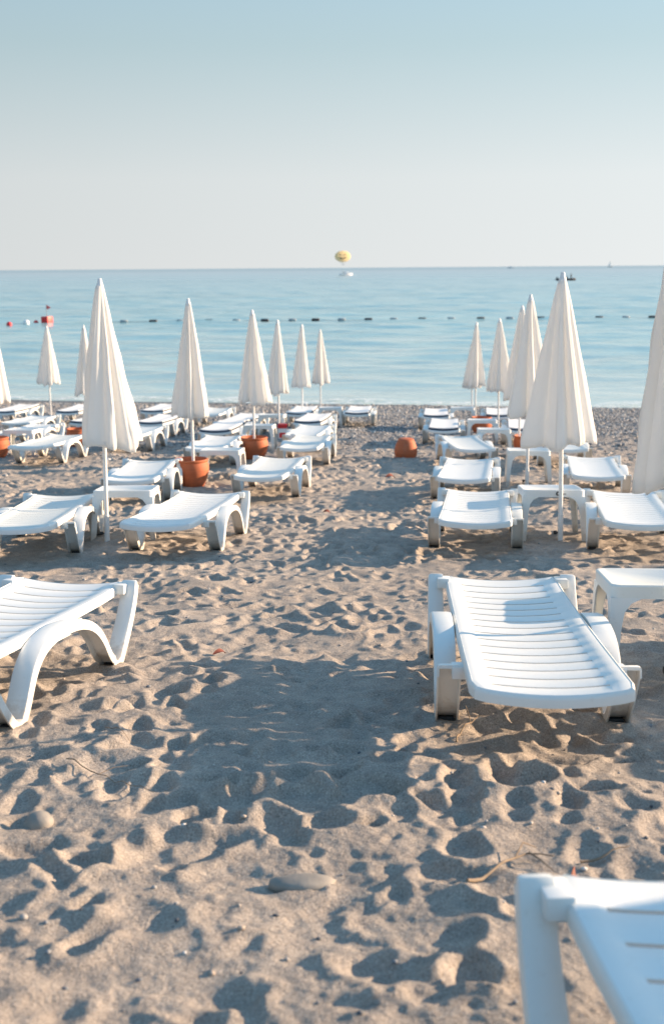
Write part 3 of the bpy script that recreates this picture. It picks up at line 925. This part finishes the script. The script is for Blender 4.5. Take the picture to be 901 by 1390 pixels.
UL = {'R00': 'unseen folded white parasol added beyond the right edge to shade the corner lounger','R0': 'biggest folded white parasol, cut off by the right edge',
      'R1': 'large folded white parasol whose pole stands before the table with the sticker',
      'R2': 'folded white parasol overlapping the left side of the large right parasol',
      'R3': 'folded white parasol planted in the upright pot on the right',
      'R4': 'folded white parasol second from the left in the right-hand row',
      'R5': 'leftmost fully visible folded parasol of the right-hand row',
      'R6': 'farthest parasol on the right, only its thin pole showing below another canopy',
      'L1': 'tallest folded white parasol on the left, pole between the two slatted loungers',
      'L2': 'folded white parasol standing in the nearest terracotta pot',
      'L3': 'folded white parasol standing in the second terracotta pot left of the aisle',
      'L4': 'folded white parasol just right of the one in the second left pot',
      'L5': 'folded white parasol second from the right in the left-hand row',
      'L6': 'smallest and rightmost folded parasol of the left-hand row',
      'U1': 'folded white parasol half cut by the left edge, above the pot at the border',
      'U2': 'small folded parasol at far left below the red cube buoy',
      'U3': 'folded parasol half hidden behind the tallest left parasol'}
for kk, a in UMBS.items():
    tag(make_umbrella(kk, *a), UL[kk], 'umbrella', 'folded white beach parasols')

# ------------------------------------------------------------------ terracotta pots
def make_pot():
    root = empty('terracotta_pot')
    prof = [(.0001, .0), (.105, .0), (.118, .006), (.140, .05), (.165, .11), (.180, .17), (.184, .215), (.178, .250), (.170, .270), (.168, .280), (.174, .286), (.178, .296), (.175, .306),
            (.168, .310), (.160, .306), (.155, .290), (.150, .26), (.160, .2), (.150, .12), (.11, .03), (.0001, .025)]
    v, f = lathe(prof, 48); mesh_obj('pot_body', v, f, TERRA, root, 40)
    v, f = lathe([(.0001, .232), (.05, .236), (.10, .228), (.1555, .222)], 32)
    mesh_obj('sand_filling', v, f, sand.data.materials[0], root, 60)
    return root
pp = make_pot(); remember(pp)
PL = {'L2': 'nearest upright terracotta pot, left of the aisle with a parasol pole in it', 'L3': 'second upright terracotta pot left of the aisle, a parasol pole in it',
      'R3': 'upright terracotta pot in the right-hand block with a parasol pole in it', 'R4': 'far terracotta pot behind a white table on the right',
      'U1': 'terracotta pot cut by the left edge', 'F': 'terracotta pot half hidden behind an arched lounger leg at far left',
      'inv': 'terracotta pot turned upside down alone on the sand aisle'}
first = True
for kk, (x, y) in POTS.items():
    o = pp if first else copy_tree(pp); first = False
    z = float(base_z(x, y))
    if kk == 'inv':
        o.rotation_euler = (math.pi + R(2), R(1), 0); o.scale = (.90, .90, .92); o.location = (x, y, z + .30*.92)
        for ch in children(o):
            if ch.name.startswith('sand_filling'): bpy.data.objects.remove(ch)
    else:
        o.location = (x, y, z - .012); o.rotation_euler = (0, 0, rnd.uniform(0, 6))
        sc_ = {'L2': 1.08, 'L3': 1.08, 'R3': 1.0, 'R4': 1.05, 'U1': 1.05, 'F': 1.0}[kk]; o.scale = (sc_,)*3
    tag(o, PL[kk], 'pot', 'terracotta pots among the loungers')

# small red and white box on a far table
bx = empty('cool_box', (-.86, 21.15, float(base_z(-.86, 21.15)))); bx.scale = (.8, .8, 1.5)
bm = bmesh.new(); add_box(bm, -.10, .10, -.08, .08, 0, .13, .012); bm_obj('box_body', bm, WHITEP, bx)
bm = bmesh.new(); add_box(bm, -.105, .105, -.085, .085, .13, .18, .012); bm_obj('box_lid', bm, REDP, bx)
bm = bmesh.new(); add_box(bm, -.07, .07, -.084, -.079, .02, .08, .002); bm_obj('red_panel', bm, REDP, bx)
tag(bx, 'small red and white box on the sand beside the far left table', 'box')

# ------------------------------------------------------------------ stones, twigs, leaves on the sand
def stone(x, y, sx, sy, sz, rz, label, seed):
    r = random.Random(seed); bm = bmesh.new(); bmesh.ops.create_icosphere(bm, subdivisions=3, radius=1)
    ph = [r.uniform(0, 6) for _ in range(6)]
    for v in bm.verts:
        c = v.co; k_ = 1 + .09*math.sin(2.3*c.x+ph[0]) + .08*math.sin(2.9*c.y+ph[1]) + .06*math.sin(3.7*c.z+ph[2]+2*c.x) + .045*math.sin(7*c.x+ph[3])*math.sin(6*c.y+ph[4]) + .02*math.sin(15*c.x+ph[5])*math.sin(13*c.z+ph[4])
        v.co = Vector((c.x*sx, c.y*sy, c.z*sz))*k_
    o = bm_obj('stone', bm, STONE, None, 180); o.location = (x, y, ground(x, y) + sz*.05); o.rotation_euler = (0, 0, rz)
    tag(o, label, 'stone')
stone(-.83, 3.19, .045, .032, .032, .4, 'pale round stone lying in the sand near the left edge', 1)
stone(-.09, 2.80, .085, .034, .026, .12, 'long flat grey stone half sunk in the foreground sand', 2)
def twig(pts, rad, label, name='twig', mat=TWIG, branches=()):
    P = []; rad = rad*.62
    for i in range(len(pts)-1):
        for t in (0, .25, .5, .75): P.append(tuple(a*(1-t)+b_*t for a, b_ in zip(pts[i], pts[i+1])))
    P.append(pts[-1]); r = random.Random(len(P)+int(rad*1e5))
    Q = [(x + r.uniform(-.3, .3)*rad*2, y + r.uniform(-.3, .3)*rad*2, ground(x, y) + h + rad*.5) for x, y, h in P]
    n_ = len(Q); parts = [tube(Q, [rad*(1.05 - .75*i/(n_-1))*r.uniform(.85, 1.15) for i in range(n_)], 7)]
    for bpts in branches:
        parts.append(tube([(x, y, ground(x, y)+h) for x, y, h in bpts], [rad*.6, rad*.45, rad*.2][:len(bpts)], 6))
    v, f = join_vf(parts); o = mesh_obj(name, v, f, mat, None, 60); tag(o, label, 'twig'); return o
twig([(.415, 3.93, 0), (.44, 4.03, .015), (.485, 4.10, .02), (.475, 4.17, .05)], .006, 'thin dry stalk at the front left foot of the nearest right lounger', branches=[((.485, 4.10, .02), (.52, 4.15, .03), (.54, 4.18, .01))])
twig([(.32, 2.74, .004), (.40, 2.82, .012), (.46, 2.89, .018), (.50, 2.92, .015), (.56, 2.90, .008)], .0075, 'longest dry branch in the sand behind the corner lounger', branches=[((.46, 2.89, .02), (.49, 2.96, .03), (.53, 2.99, .01)), ((.50, 2.92, .02), (.515, 2.87, .02), (.55, 2.84, .0))])
twig([(.63, 2.90, .008), (.70, 2.92, .012), (.77, 2.955, .012)], .006, 'short pale twig right of the long dry branch')
twig([(-.86, 3.70, .01), (-.74, 3.60, .014), (-.62, 3.50, .012), (-.48, 3.40, .008)], .0035, 'long thin grass stalk lying left of the large lounger shadow', branches=[((-.74, 3.60, .014), (-.70, 3.66, .02), (-.64, 3.70, .008))])
twig([(-.80, 4.05, .01), (-.74, 3.98, .012), (-.68, 3.93, .006)], .003, 'short dry stalk in the sand below the left arched lounger')
twig([(.86, 2.88, .006), (.90, 2.82, .012), (.95, 2.78, .006)], .007, 'bent brown twig at the right edge of the foreground')
def leaf(x, y, l, w, rz, label, tilt=.4, name='dry_leaf', cat='leaf'):
    V, Fc = [], []; n_ = 8
    for i in range(n_+1):
        t = i/n_; ww = w*math.sin(math.pi*min(1, t*.96+.04))**.7
        for s2 in (-1, 0, 1): V.append((l*(t-.5), s2*ww, .18*l*math.sin(t*3.1) + abs(s2)*ww*.5))
    for i in range(n_):
        for q in (0, 1): Fc.append((i*3+q, i*3+q+1, i*3+q+4, i*3+q+3))
    b0 = len(V); V += [(a, b_, c-.0012) for a, b_, c in V]; Fc += [tuple(i+b0 for i in q)[::-1] for q in Fc]
    o = mesh_obj(name, V, Fc, LEAFR, None, 60); o.location = (x, y, ground(x, y)+.012); o.rotation_euler = (tilt, .2, rz); tag(o, label, cat)
leaf(-.52, 5.34, .085, .013, .9, 'curled brown leaf on the sand above the lounger shadow')
leaf(.70, 14.4, .16, .03, .7, 'red leaf lying in the aisle below the upturned pot')
leaf(-.05, 10.99, .07, .02, .2, 'tiny reddish leaf in the middle of the sand aisle')
leaf(.58, 2.76, .05, .02, 1.2, 'reddish brown scrap of bark behind the corner lounger', .9)

# ------------------------------------------------------------------ swimming-zone floats
FL_X = [(137, 0), (174, 0), (213, 1), (249, 0), (287, 1), (324, 0), (362, 1), (399, 0), (430, 1), (465, 0), (501, 1), (535, 0), (573, 1), (612, 0), (652, 1), (691, 0),
        (733, 1), (771, 0), (812, 1), (848, 0), (884, 1), (921, 0)]
ordw = ['first', 'second', 'third', 'fourth', 'fifth', 'sixth', 'seventh', 'eighth', 'ninth', 'tenth', 'eleventh', 'twelfth']
ci = [0, 0]
protos = {}
def float_y(x): return 89.5 + .02*(x)
for px_, dark in FL_X:
    X = (px_-450.5)/1650*89.8*1.0
    if dark not in protos:
        L_ = .36 if dark else .34
        v, f = lathe([(.0001, -L_), (.09, -L_+.01), (.125, -L_+.06), (.13, 0), (.125, L_-.06), (.09, L_-.01), (.0001, L_)], 16)
        v = [(z, y, x + .05) for x, y, z in v]
        o = mesh_obj('line_float', v, f, DARKFLOAT if dark else GREYFLOAT, None, 60); protos[dark] = o
    else:
        o = protos[dark].copy(); COL.objects.link(o)
    o.scale = (.82, .85, .85); o.location = (X, float_y(X), .02); o.rotation_euler = (0, 0, rnd.uniform(-.15, .15))
    nm = ordw[ci[dark]]; ci[dark] += 1
    tag(o, f"{'dark' if dark else 'pale grey'} oblong float on the swimming line, {nm} {'dark' if dark else 'grey'} one from the left", 'buoy', 'floats of the swimming line')
v, f = tube([((p-450.5)/1650*89.8, float_y((p-450.5)/1650*89.8), .02) for p in range(75, 930, 19)], .012, 6)
tag(mesh_obj('float_rope', v, f, ROPE, None, 60), 'thin rope joining the floats across the water', 'rope')
# red cube buoy with a flag
bq = empty('marker_buoy', (-20.4, 88.2, 0), (0, 0, R(-28)))
bm = bmesh.new(); add_box(bm, -.30, .30, -.30, .30, -.25, .50, .03); bm_obj('cube_float', bm, REDP, bq)
v, f = tube([(0, 0, .48), (0, 0, 1.35)], .02, 8); mesh_obj('flag_pole', v, f, GREYM, bq)
V = [(0, 0, 1.32), (.0, .0, .98), (.36, .03, 1.13), (0, .02, 1.32), (0, .02, .98), (.36, .05, 1.13)]
mesh_obj('flag', V, [(0, 1, 2), (5, 4, 3), (0, 3, 4, 1), (1, 4, 5, 2), (2, 5, 3, 0)], REDP, bq, 0)
tag(bq, 'red cube buoy carrying a small red flag', 'buoy')
def ball(x, y, r_, mat, label):
    v, f = lathe([(.0001, -r_)] + [(r_*math.cos(a), r_*math.sin(a)) for a in [R(q) for q in range(-75, 80, 15)]] + [(.0001, r_)], 20)
    o = mesh_obj('ball_buoy', v, f, mat, None, 80); o.location = (x, y, r_*.45); tag(o, label, 'buoy', 'ball buoys left of the red cube')
ball(-22.3, 85.0, .19, REDP, 'small red ball buoy, leftmost on the water')
ball(-21.6, 87.0, .22, WHITEP, 'white ball buoy between the red ball and the red cube')
ball(-21.2, 88.2, .17, REDP, 'small red ball buoy touching the left of the red cube')

# ------------------------------------------------------------------ boats and people at sea
def hull(L_, W_, H_, mat, parent, name='hull', sheer=.25, n=14):
    V, Fc = [], []
    for i in range(n+1):
        t = i/n; x = L_*(t-.5); w_ = W_/2*(1 - max(0, (t-.55)/.45)**2.2)*(.85+.15*min(1, t*5)); w_ = max(w_, .01)
        top = H_*(1 + sheer*t*t)
        for a, b_ in ((-w_, top), (-w_*.95, top*.45), (-w_*.5, -.12), (0, -.2), (w_*.5, -.12), (w_*.95, top*.45), (w_, top), (w_*.86, top), (w_*.8, top*.35), (-w_*.8, top*.35), (-w_*.86, top)):
            V.append((x, a, b_))
    m = 11
    for i in range(n):
        for q in range(m): Fc.append((i*m+q, i*m+(q+1) % m, (i+1)*m+(q+1) % m, (i+1)*m+q))
    Fc.append((0, 1, 2, 3, 4, 5, 6, 7, 8, 9, 10)); Fc.append(tuple(n*m+q for q in range(m))[::-1])
    me = bpy.data.meshes.new(name); me.from_pydata(V, [], Fc); bm = bmesh.new(); bm.from_mesh(me); bm2 = bm
    return bm_obj(name, bm2, mat, parent, 50)
def person(loc, rz, label, seated=True, name='person', scale=1.0):
    """one continuous skinned body"""
    if seated:
        J = [(0,0,.42),(0,0,.62),(0,.02,.86),(0,.03,.98),(0,.02,1.12),(0,.02,1.24),
             (.10,0,.42),(.12,-.42,.46),(.12,-.46,.05),(.12,-.60,.03), (-.10,0,.42),(-.12,-.40,.46),(-.12,-.44,.05),(-.12,-.58,.03),
             (.19,.02,.90),(.24,-.08,.66),(.18,-.30,.58),(.16,-.38,.57), (-.19,.02,.90),(-.24,-.10,.66),(-.18,-.32,.60),(-.16,-.40,.59)]
    else:
        J = [(0,0,.92),(0,0,1.10),(0,.01,1.34),(0,.01,1.47),(0,-.01,1.60),(0,-.01,1.72),
             (.10,0,.90),(.12,-.02,.50),(.13,.02,.08),(.13,-.13,.03), (-.10,0,.90),(-.12,-.02,.50),(-.13,.02,.08),(-.13,-.13,.03),
             (.19,0,1.40),(.25,-.03,1.14),(.24,-.20,.98),(.23,-.28,.95), (-.19,0,1.40),(-.25,-.02,1.14),(-.25,-.12,.92),(-.25,-.18,.86)]
    E_ = [(0,1),(1,2),(2,3),(3,4),(4,5),(0,6),(6,7),(7,8),(8,9),(0,10),(10,11),(11,12),(12,13),(2,14),(14,15),(15,16),(16,17),(2,18),(18,19),(19,20),(20,21)]
    Rr = [.14,.13,.15,.055,.095,.06,.10,.075,.05,.035,.10,.075,.05,.035,.06,.045,.033,.025,.06,.045,.033,.025]
    me = bpy.data.meshes.new(name); me.from_pydata(J, E_, [])
    o = bpy.data.objects.new(name, me); COL.objects.link(o)
    md = o.modifiers.new('s', 'SKIN'); 
    for i, sv in enumerate(me.skin_vertices[0].data): sv.radius = (Rr[i], Rr[i]); sv.use_root = (i == 0)
    o.modifiers.new('d', 'SUBSURF').levels = 2
    dg = bpy.context.evaluated_depsgraph_get(); ev = o.evaluated_get(dg); m2 = bpy.data.meshes.new_from_object(ev)
    o.modifiers.clear(); o.data = m2
    m2.materials.clear(); m2.materials.append(SKIN); m2.materials.append(CLOTHD)
    hz = .84 if seated else 1.36; lz = .30 if seated else .5
    for p in m2.polygons:
        c = p.center; p.use_smooth = True
        p.material_index = 1 if (c.z < hz + .06 and c.z > lz and abs(c.x) < .27) else 0
    o.location = loc; o.rotation_euler = (0, 0, rz); o.scale = (scale,)*3
    tag(o, label, 'person'); return o
# dark small boat with people behind the tip of the big right parasol
bb = empty('small_boat', (62.2, 326, 0), (0, 0, R(4)))
bb.scale = (.85,)*3
hull(6.2, 1.9, .62, DARKFLOAT, bb)
bm = bmesh.new(); add_box(bm, -2.95, -2.6, -.22, .22, .35, 1.15, .06); bm_obj('outboard_motor', bm, DARK, bb)
bm = bmesh.new()
for x in (-1.5, .2, 1.4): add_box(bm, x-.15, x+.15, -.72, .72, .34, .42, .02)
bm_obj('bench_seats', bm, GREYM, bb)
tag(bb, 'small dark open boat behind the tip of the big right parasol', 'boat')
person((61.0, 325.9, -.05), R(90), 'seated person in dark clothes at the left end of the small boat', True, scale=1.15)
person((63.6, 326.1, .05), R(-80), 'person standing upright at the right end of the small boat', False, scale=1.1)
person((62.5, 326.0, .0), R(-90), 'seated person hidden behind the parasol tip in the small boat', True, scale=1.15)
# white motor boat towing the parasail
tb = empty('motor_boat', (7.6, 600, 0), (0, 0, R(20)))
hull(6.5, 2.3, .95, WHITEP, tb)
bm = bmesh.new(); add_box(bm, -1.0, 1.2, -.8, .8, .95, 1.7, .15); bm_obj('cabin', bm, WHITEP, tb)
bm = bmesh.new(); add_box(bm, -1.04, 1.24, -.70, .70, 1.25, 1.55, .03); bm_obj('cabin_windows', bm, DARK, tb)
v, f = join_vf([tube([(-1.8, s2*.6, .9), (-1.6, s2*.35, 2.5)], .05, 6) for s2 in (1, -1)] + [tube([(-1.6, -.4, 2.5), (-1.6, .4, 2.5)], .05, 6)])
mesh_obj('tow_frame', v, f, GREYM, tb)
tag(tb, 'white motor boat under the yellow parasail', 'boat')
v, f = lathe([(.0001, .10), (1.2, .09), (2.2, .05), (2.6, -.02)], 24); v = [(x*1.3+9.6, y*.8+600, z+.05) for x, y, z in v]
tag(mesh_obj('boat_wake', v, f, WHITEP, None, 60), kind='stuff')
# parasail canopy: a bowl seen face on, with a smiling face
ps = empty('parasail', (6.1, 612, 9.3), (0, 0, 0))
def capsurf(n=12, m=40, rx=3.9, rz=2.75, dep=1.0):
    V, Fc = [(0, dep, 0)], []
    for i in range(1, n+1):
        t = i/n
        for k_ in range(m):
            a = 2*math.pi*k_/m; g_ = 1 + .02*math.cos(12*a)*t
            V.append((rx*math.sin(t*math.pi/2)*math.cos(a)*g_, dep*math.cos(t*math.pi/2), rz*math.sin(t*math.pi/2)*math.sin(a)*g_))
    for k_ in range(m): Fc.append((0, 1+(k_+1) % m, 1+k_))
    for i in range(n-1):
        for k_ in range(m): Fc.append((1+i*m+k_, 1+i*m+(k_+1) % m, 1+(i+1)*m+(k_+1) % m, 1+(i+1)*m+k_))
    return V, Fc
V, Fc = capsurf()
cp = mesh_obj('parasail_canopy', V, Fc, YEL, ps, 60)
def on_cap(x, z): 
    q = min(.999, math.hypot(x/3.9, z/2.75)); return 1.0*math.sqrt(1-q*q)
def strip(pts, rad):
    return tube([(x, on_cap(x, z)-.02, z) for x, z in pts], rad, 8)
v, f = join_vf([strip([(-1.55 + 3.1*i/10, -.35 - .95*math.sin(math.pi*i/10)) for i in range(11)], .16), strip([(-1.55 + 3.1*i/10, -.35 - .35*math.sin(math.pi*i/10)) for i in range(11)], .12),
                strip([(-1.5 + .9*i/6, .65 + .35*math.sin(math.pi*i/6)) for i in range(7)], .14), strip([(.6 + .9*i/6, .65 + .35*math.sin(math.pi*i/6)) for i in range(7)], .14)])
mesh_obj('smile_emblem', v, f, INK, cp, 60)
v, f = join_vf([tube([(3.85*math.cos(a), 0, 2.7*math.sin(a)), (.2, -6, -4.2)], .015, 5) for a in [R(q) for q in range(0, 360, 30)]] + [tube([(-.5, -6, -4.2), (.9, -6, -4.2)], .04, 6)])
mesh_obj('suspension_lines', v, f, ROPE, ps, 60)
tag(ps, 'round yellow parasail with a smiling face in the sky', 'parasail')
# distant yacht and white speck on the horizon
yb = empty('sailing_yacht', (770, 3400, 0), (0, 0, R(10)))
hull(16, 4, 1.6, GREYFLOAT, yb)
v, f = tube([(0, 0, 1), (0, 0, 17)], .18, 6); mesh_obj('mast', v, f, GREYM, yb)
V = [(-.3, 0, 3), (-6.5, .1, 3), (-.3, 0, 16), (-.3, .08, 3), (-6.5, .18, 3), (-.3, .08, 16)]
mesh_obj('sail', V, [(0, 1, 2), (5, 4, 3), (0, 3, 4, 1), (1, 4, 5, 2), (2, 5, 3, 0)], PADW, yb, 0)
tag(yb, 'tiny sailing yacht on the horizon at the right', 'boat')
wb = empty('white_cruiser', (365, 2500, 0), (0, 0, R(-5)))
hull(14, 4, 2.2, WHITEP, wb); bm = bmesh.new(); add_box(bm, -3.5, 2.5, -1.3, 1.3, 2.2, 4.2, .3); bm_obj('deckhouse', bm, WHITEP, wb)
tag(wb, 'tiny white motor cruiser on the horizon right of the middle', 'boat')

# ------------------------------------------------------------------ light
AZ, EL = 74.0, 14.5
w = bpy.data.worlds.new('World'); scene.world = w; w.use_nodes = True
nt = w.node_tree; bg = nt.nodes['Background']
sky = nt.nodes.new('ShaderNodeTexSky'); sky.sky_type = 'NISHITA'; sky.sun_disc = False
sky.sun_elevation = R(EL); sky.sun_rotation = R(AZ); sky.air_density = 1.0; sky.dust_density = 1.6; sky.ozone_density = 1.6; sky.altitude = 0

# low sea haze: the sky pales to a milky white in the lowest degrees, more so towards the sun
geo = nt.nodes.new('ShaderNodeNewGeometry'); sp = nt.nodes.new('ShaderNodeSeparateXYZ')
tcw = nt.nodes.new('ShaderNodeTexCoord'); nt.links.new(tcw.outputs['Generated'], sp.inputs[0])
hz = nt.nodes.new('ShaderNodeMapRange'); hz.interpolation_type = 'SMOOTHSTEP'
hz.inputs[1].default_value = -.02; hz.inputs[2].default_value = 1.6; hz.inputs[3].default_value = 1.0; hz.inputs[4].default_value = 0.0
nt.links.new(sp.outputs[2], hz.inputs[0])
hc = ramp(nt, sp.outputs[2], [(0.0, (.965, .995, .995)), (.07, (.93, .985, .995)), (.17, (.63, .81, .87)), (.34, (.38, .70, .96)), (1, (.24, .58, .98))])
sx_ = nt.nodes.new('ShaderNodeMapRange'); sx_.inputs[1].default_value = -.6; sx_.inputs[2].default_value = .8; sx_.inputs[3].default_value = .77; sx_.inputs[4].default_value = 1.22
nt.links.new(sp.outputs[0], sx_.inputs[0])
scl = nt.nodes.new('ShaderNodeVectorMath'); scl.operation = 'SCALE'; nt.links.new(hc.outputs[0], scl.inputs[0])
ml = nt.nodes.new('ShaderNodeMath'); ml.operation = 'MULTIPLY'; ml.inputs[1].default_value = 3.5; nt.links.new(sx_.outputs[0], ml.inputs[0]); nt.links.new(ml.outputs[0], scl.inputs['Scale'])
up_ = nt.nodes.new('ShaderNodeMapRange'); up_.inputs[1].default_value = .24; up_.inputs[2].default_value = .9; up_.inputs[3].default_value = 1.0; up_.inputs[4].default_value = 1.5
nt.links.new(sp.outputs[2], up_.inputs[0])
m2_ = nt.nodes.new('ShaderNodeMath'); m2_.operation = 'MULTIPLY'; nt.links.new(ml.outputs[0], m2_.inputs[0]); nt.links.new(up_.outputs[0], m2_.inputs[1]); nt.links.new(m2_.outputs[0], scl.inputs['Scale'])
skyc = mix(nt, hz.outputs[0], sky.outputs[0], scl.outputs[0])
nt.links.new(skyc, bg.inputs['Color']); bg.inputs['Strength'].default_value = .10
sd = bpy.data.lights.new('sun', 'SUN'); sd.energy = 5.0; sd.angle = R(.6); sd.color = (1.0, .72, .47)
so = bpy.data.objects.new('sun', sd); COL.objects.link(so)
dirv = Vector((math.sin(R(AZ))*math.cos(R(EL)), math.cos(R(AZ))*math.cos(R(EL)), math.sin(R(EL))))
so.rotation_euler = dirv.to_track_quat('Z', 'Y').to_euler(); so.location = (30, 10, 20)

# ------------------------------------------------------------------ camera
F_ = 1650.
cd = bpy.data.cameras.new('camera'); cam = bpy.data.objects.new('camera', cd); COL.objects.link(cam)
cd.sensor_fit = 'VERTICAL'; cd.sensor_height = 36; cd.lens = F_/1390*36
cd.shift_y = -45/1390; cd.clip_start = .05; cd.clip_end = 60000
pitch = math.atan((650-363.5)/F_)
cam.location = (0, 0, CAM_Z)
cam.rotation_euler = (Matrix.Rotation(math.pi/2 - pitch, 3, 'X') @ Matrix.Rotation(R(-.42), 3, 'Z')).to_euler()
cd.dof.use_dof = True; cd.dof.focus_distance = 5.8; cd.dof.aperture_fstop = 3.6
scene.camera = cam

vs = scene.view_settings
vs.view_transform = 'Standard'; vs.look = 'None'; vs.gamma = 1; vs.exposure = 1.23
scene.cycles.use_denoising = True
scene.cycles.max_bounces = 6
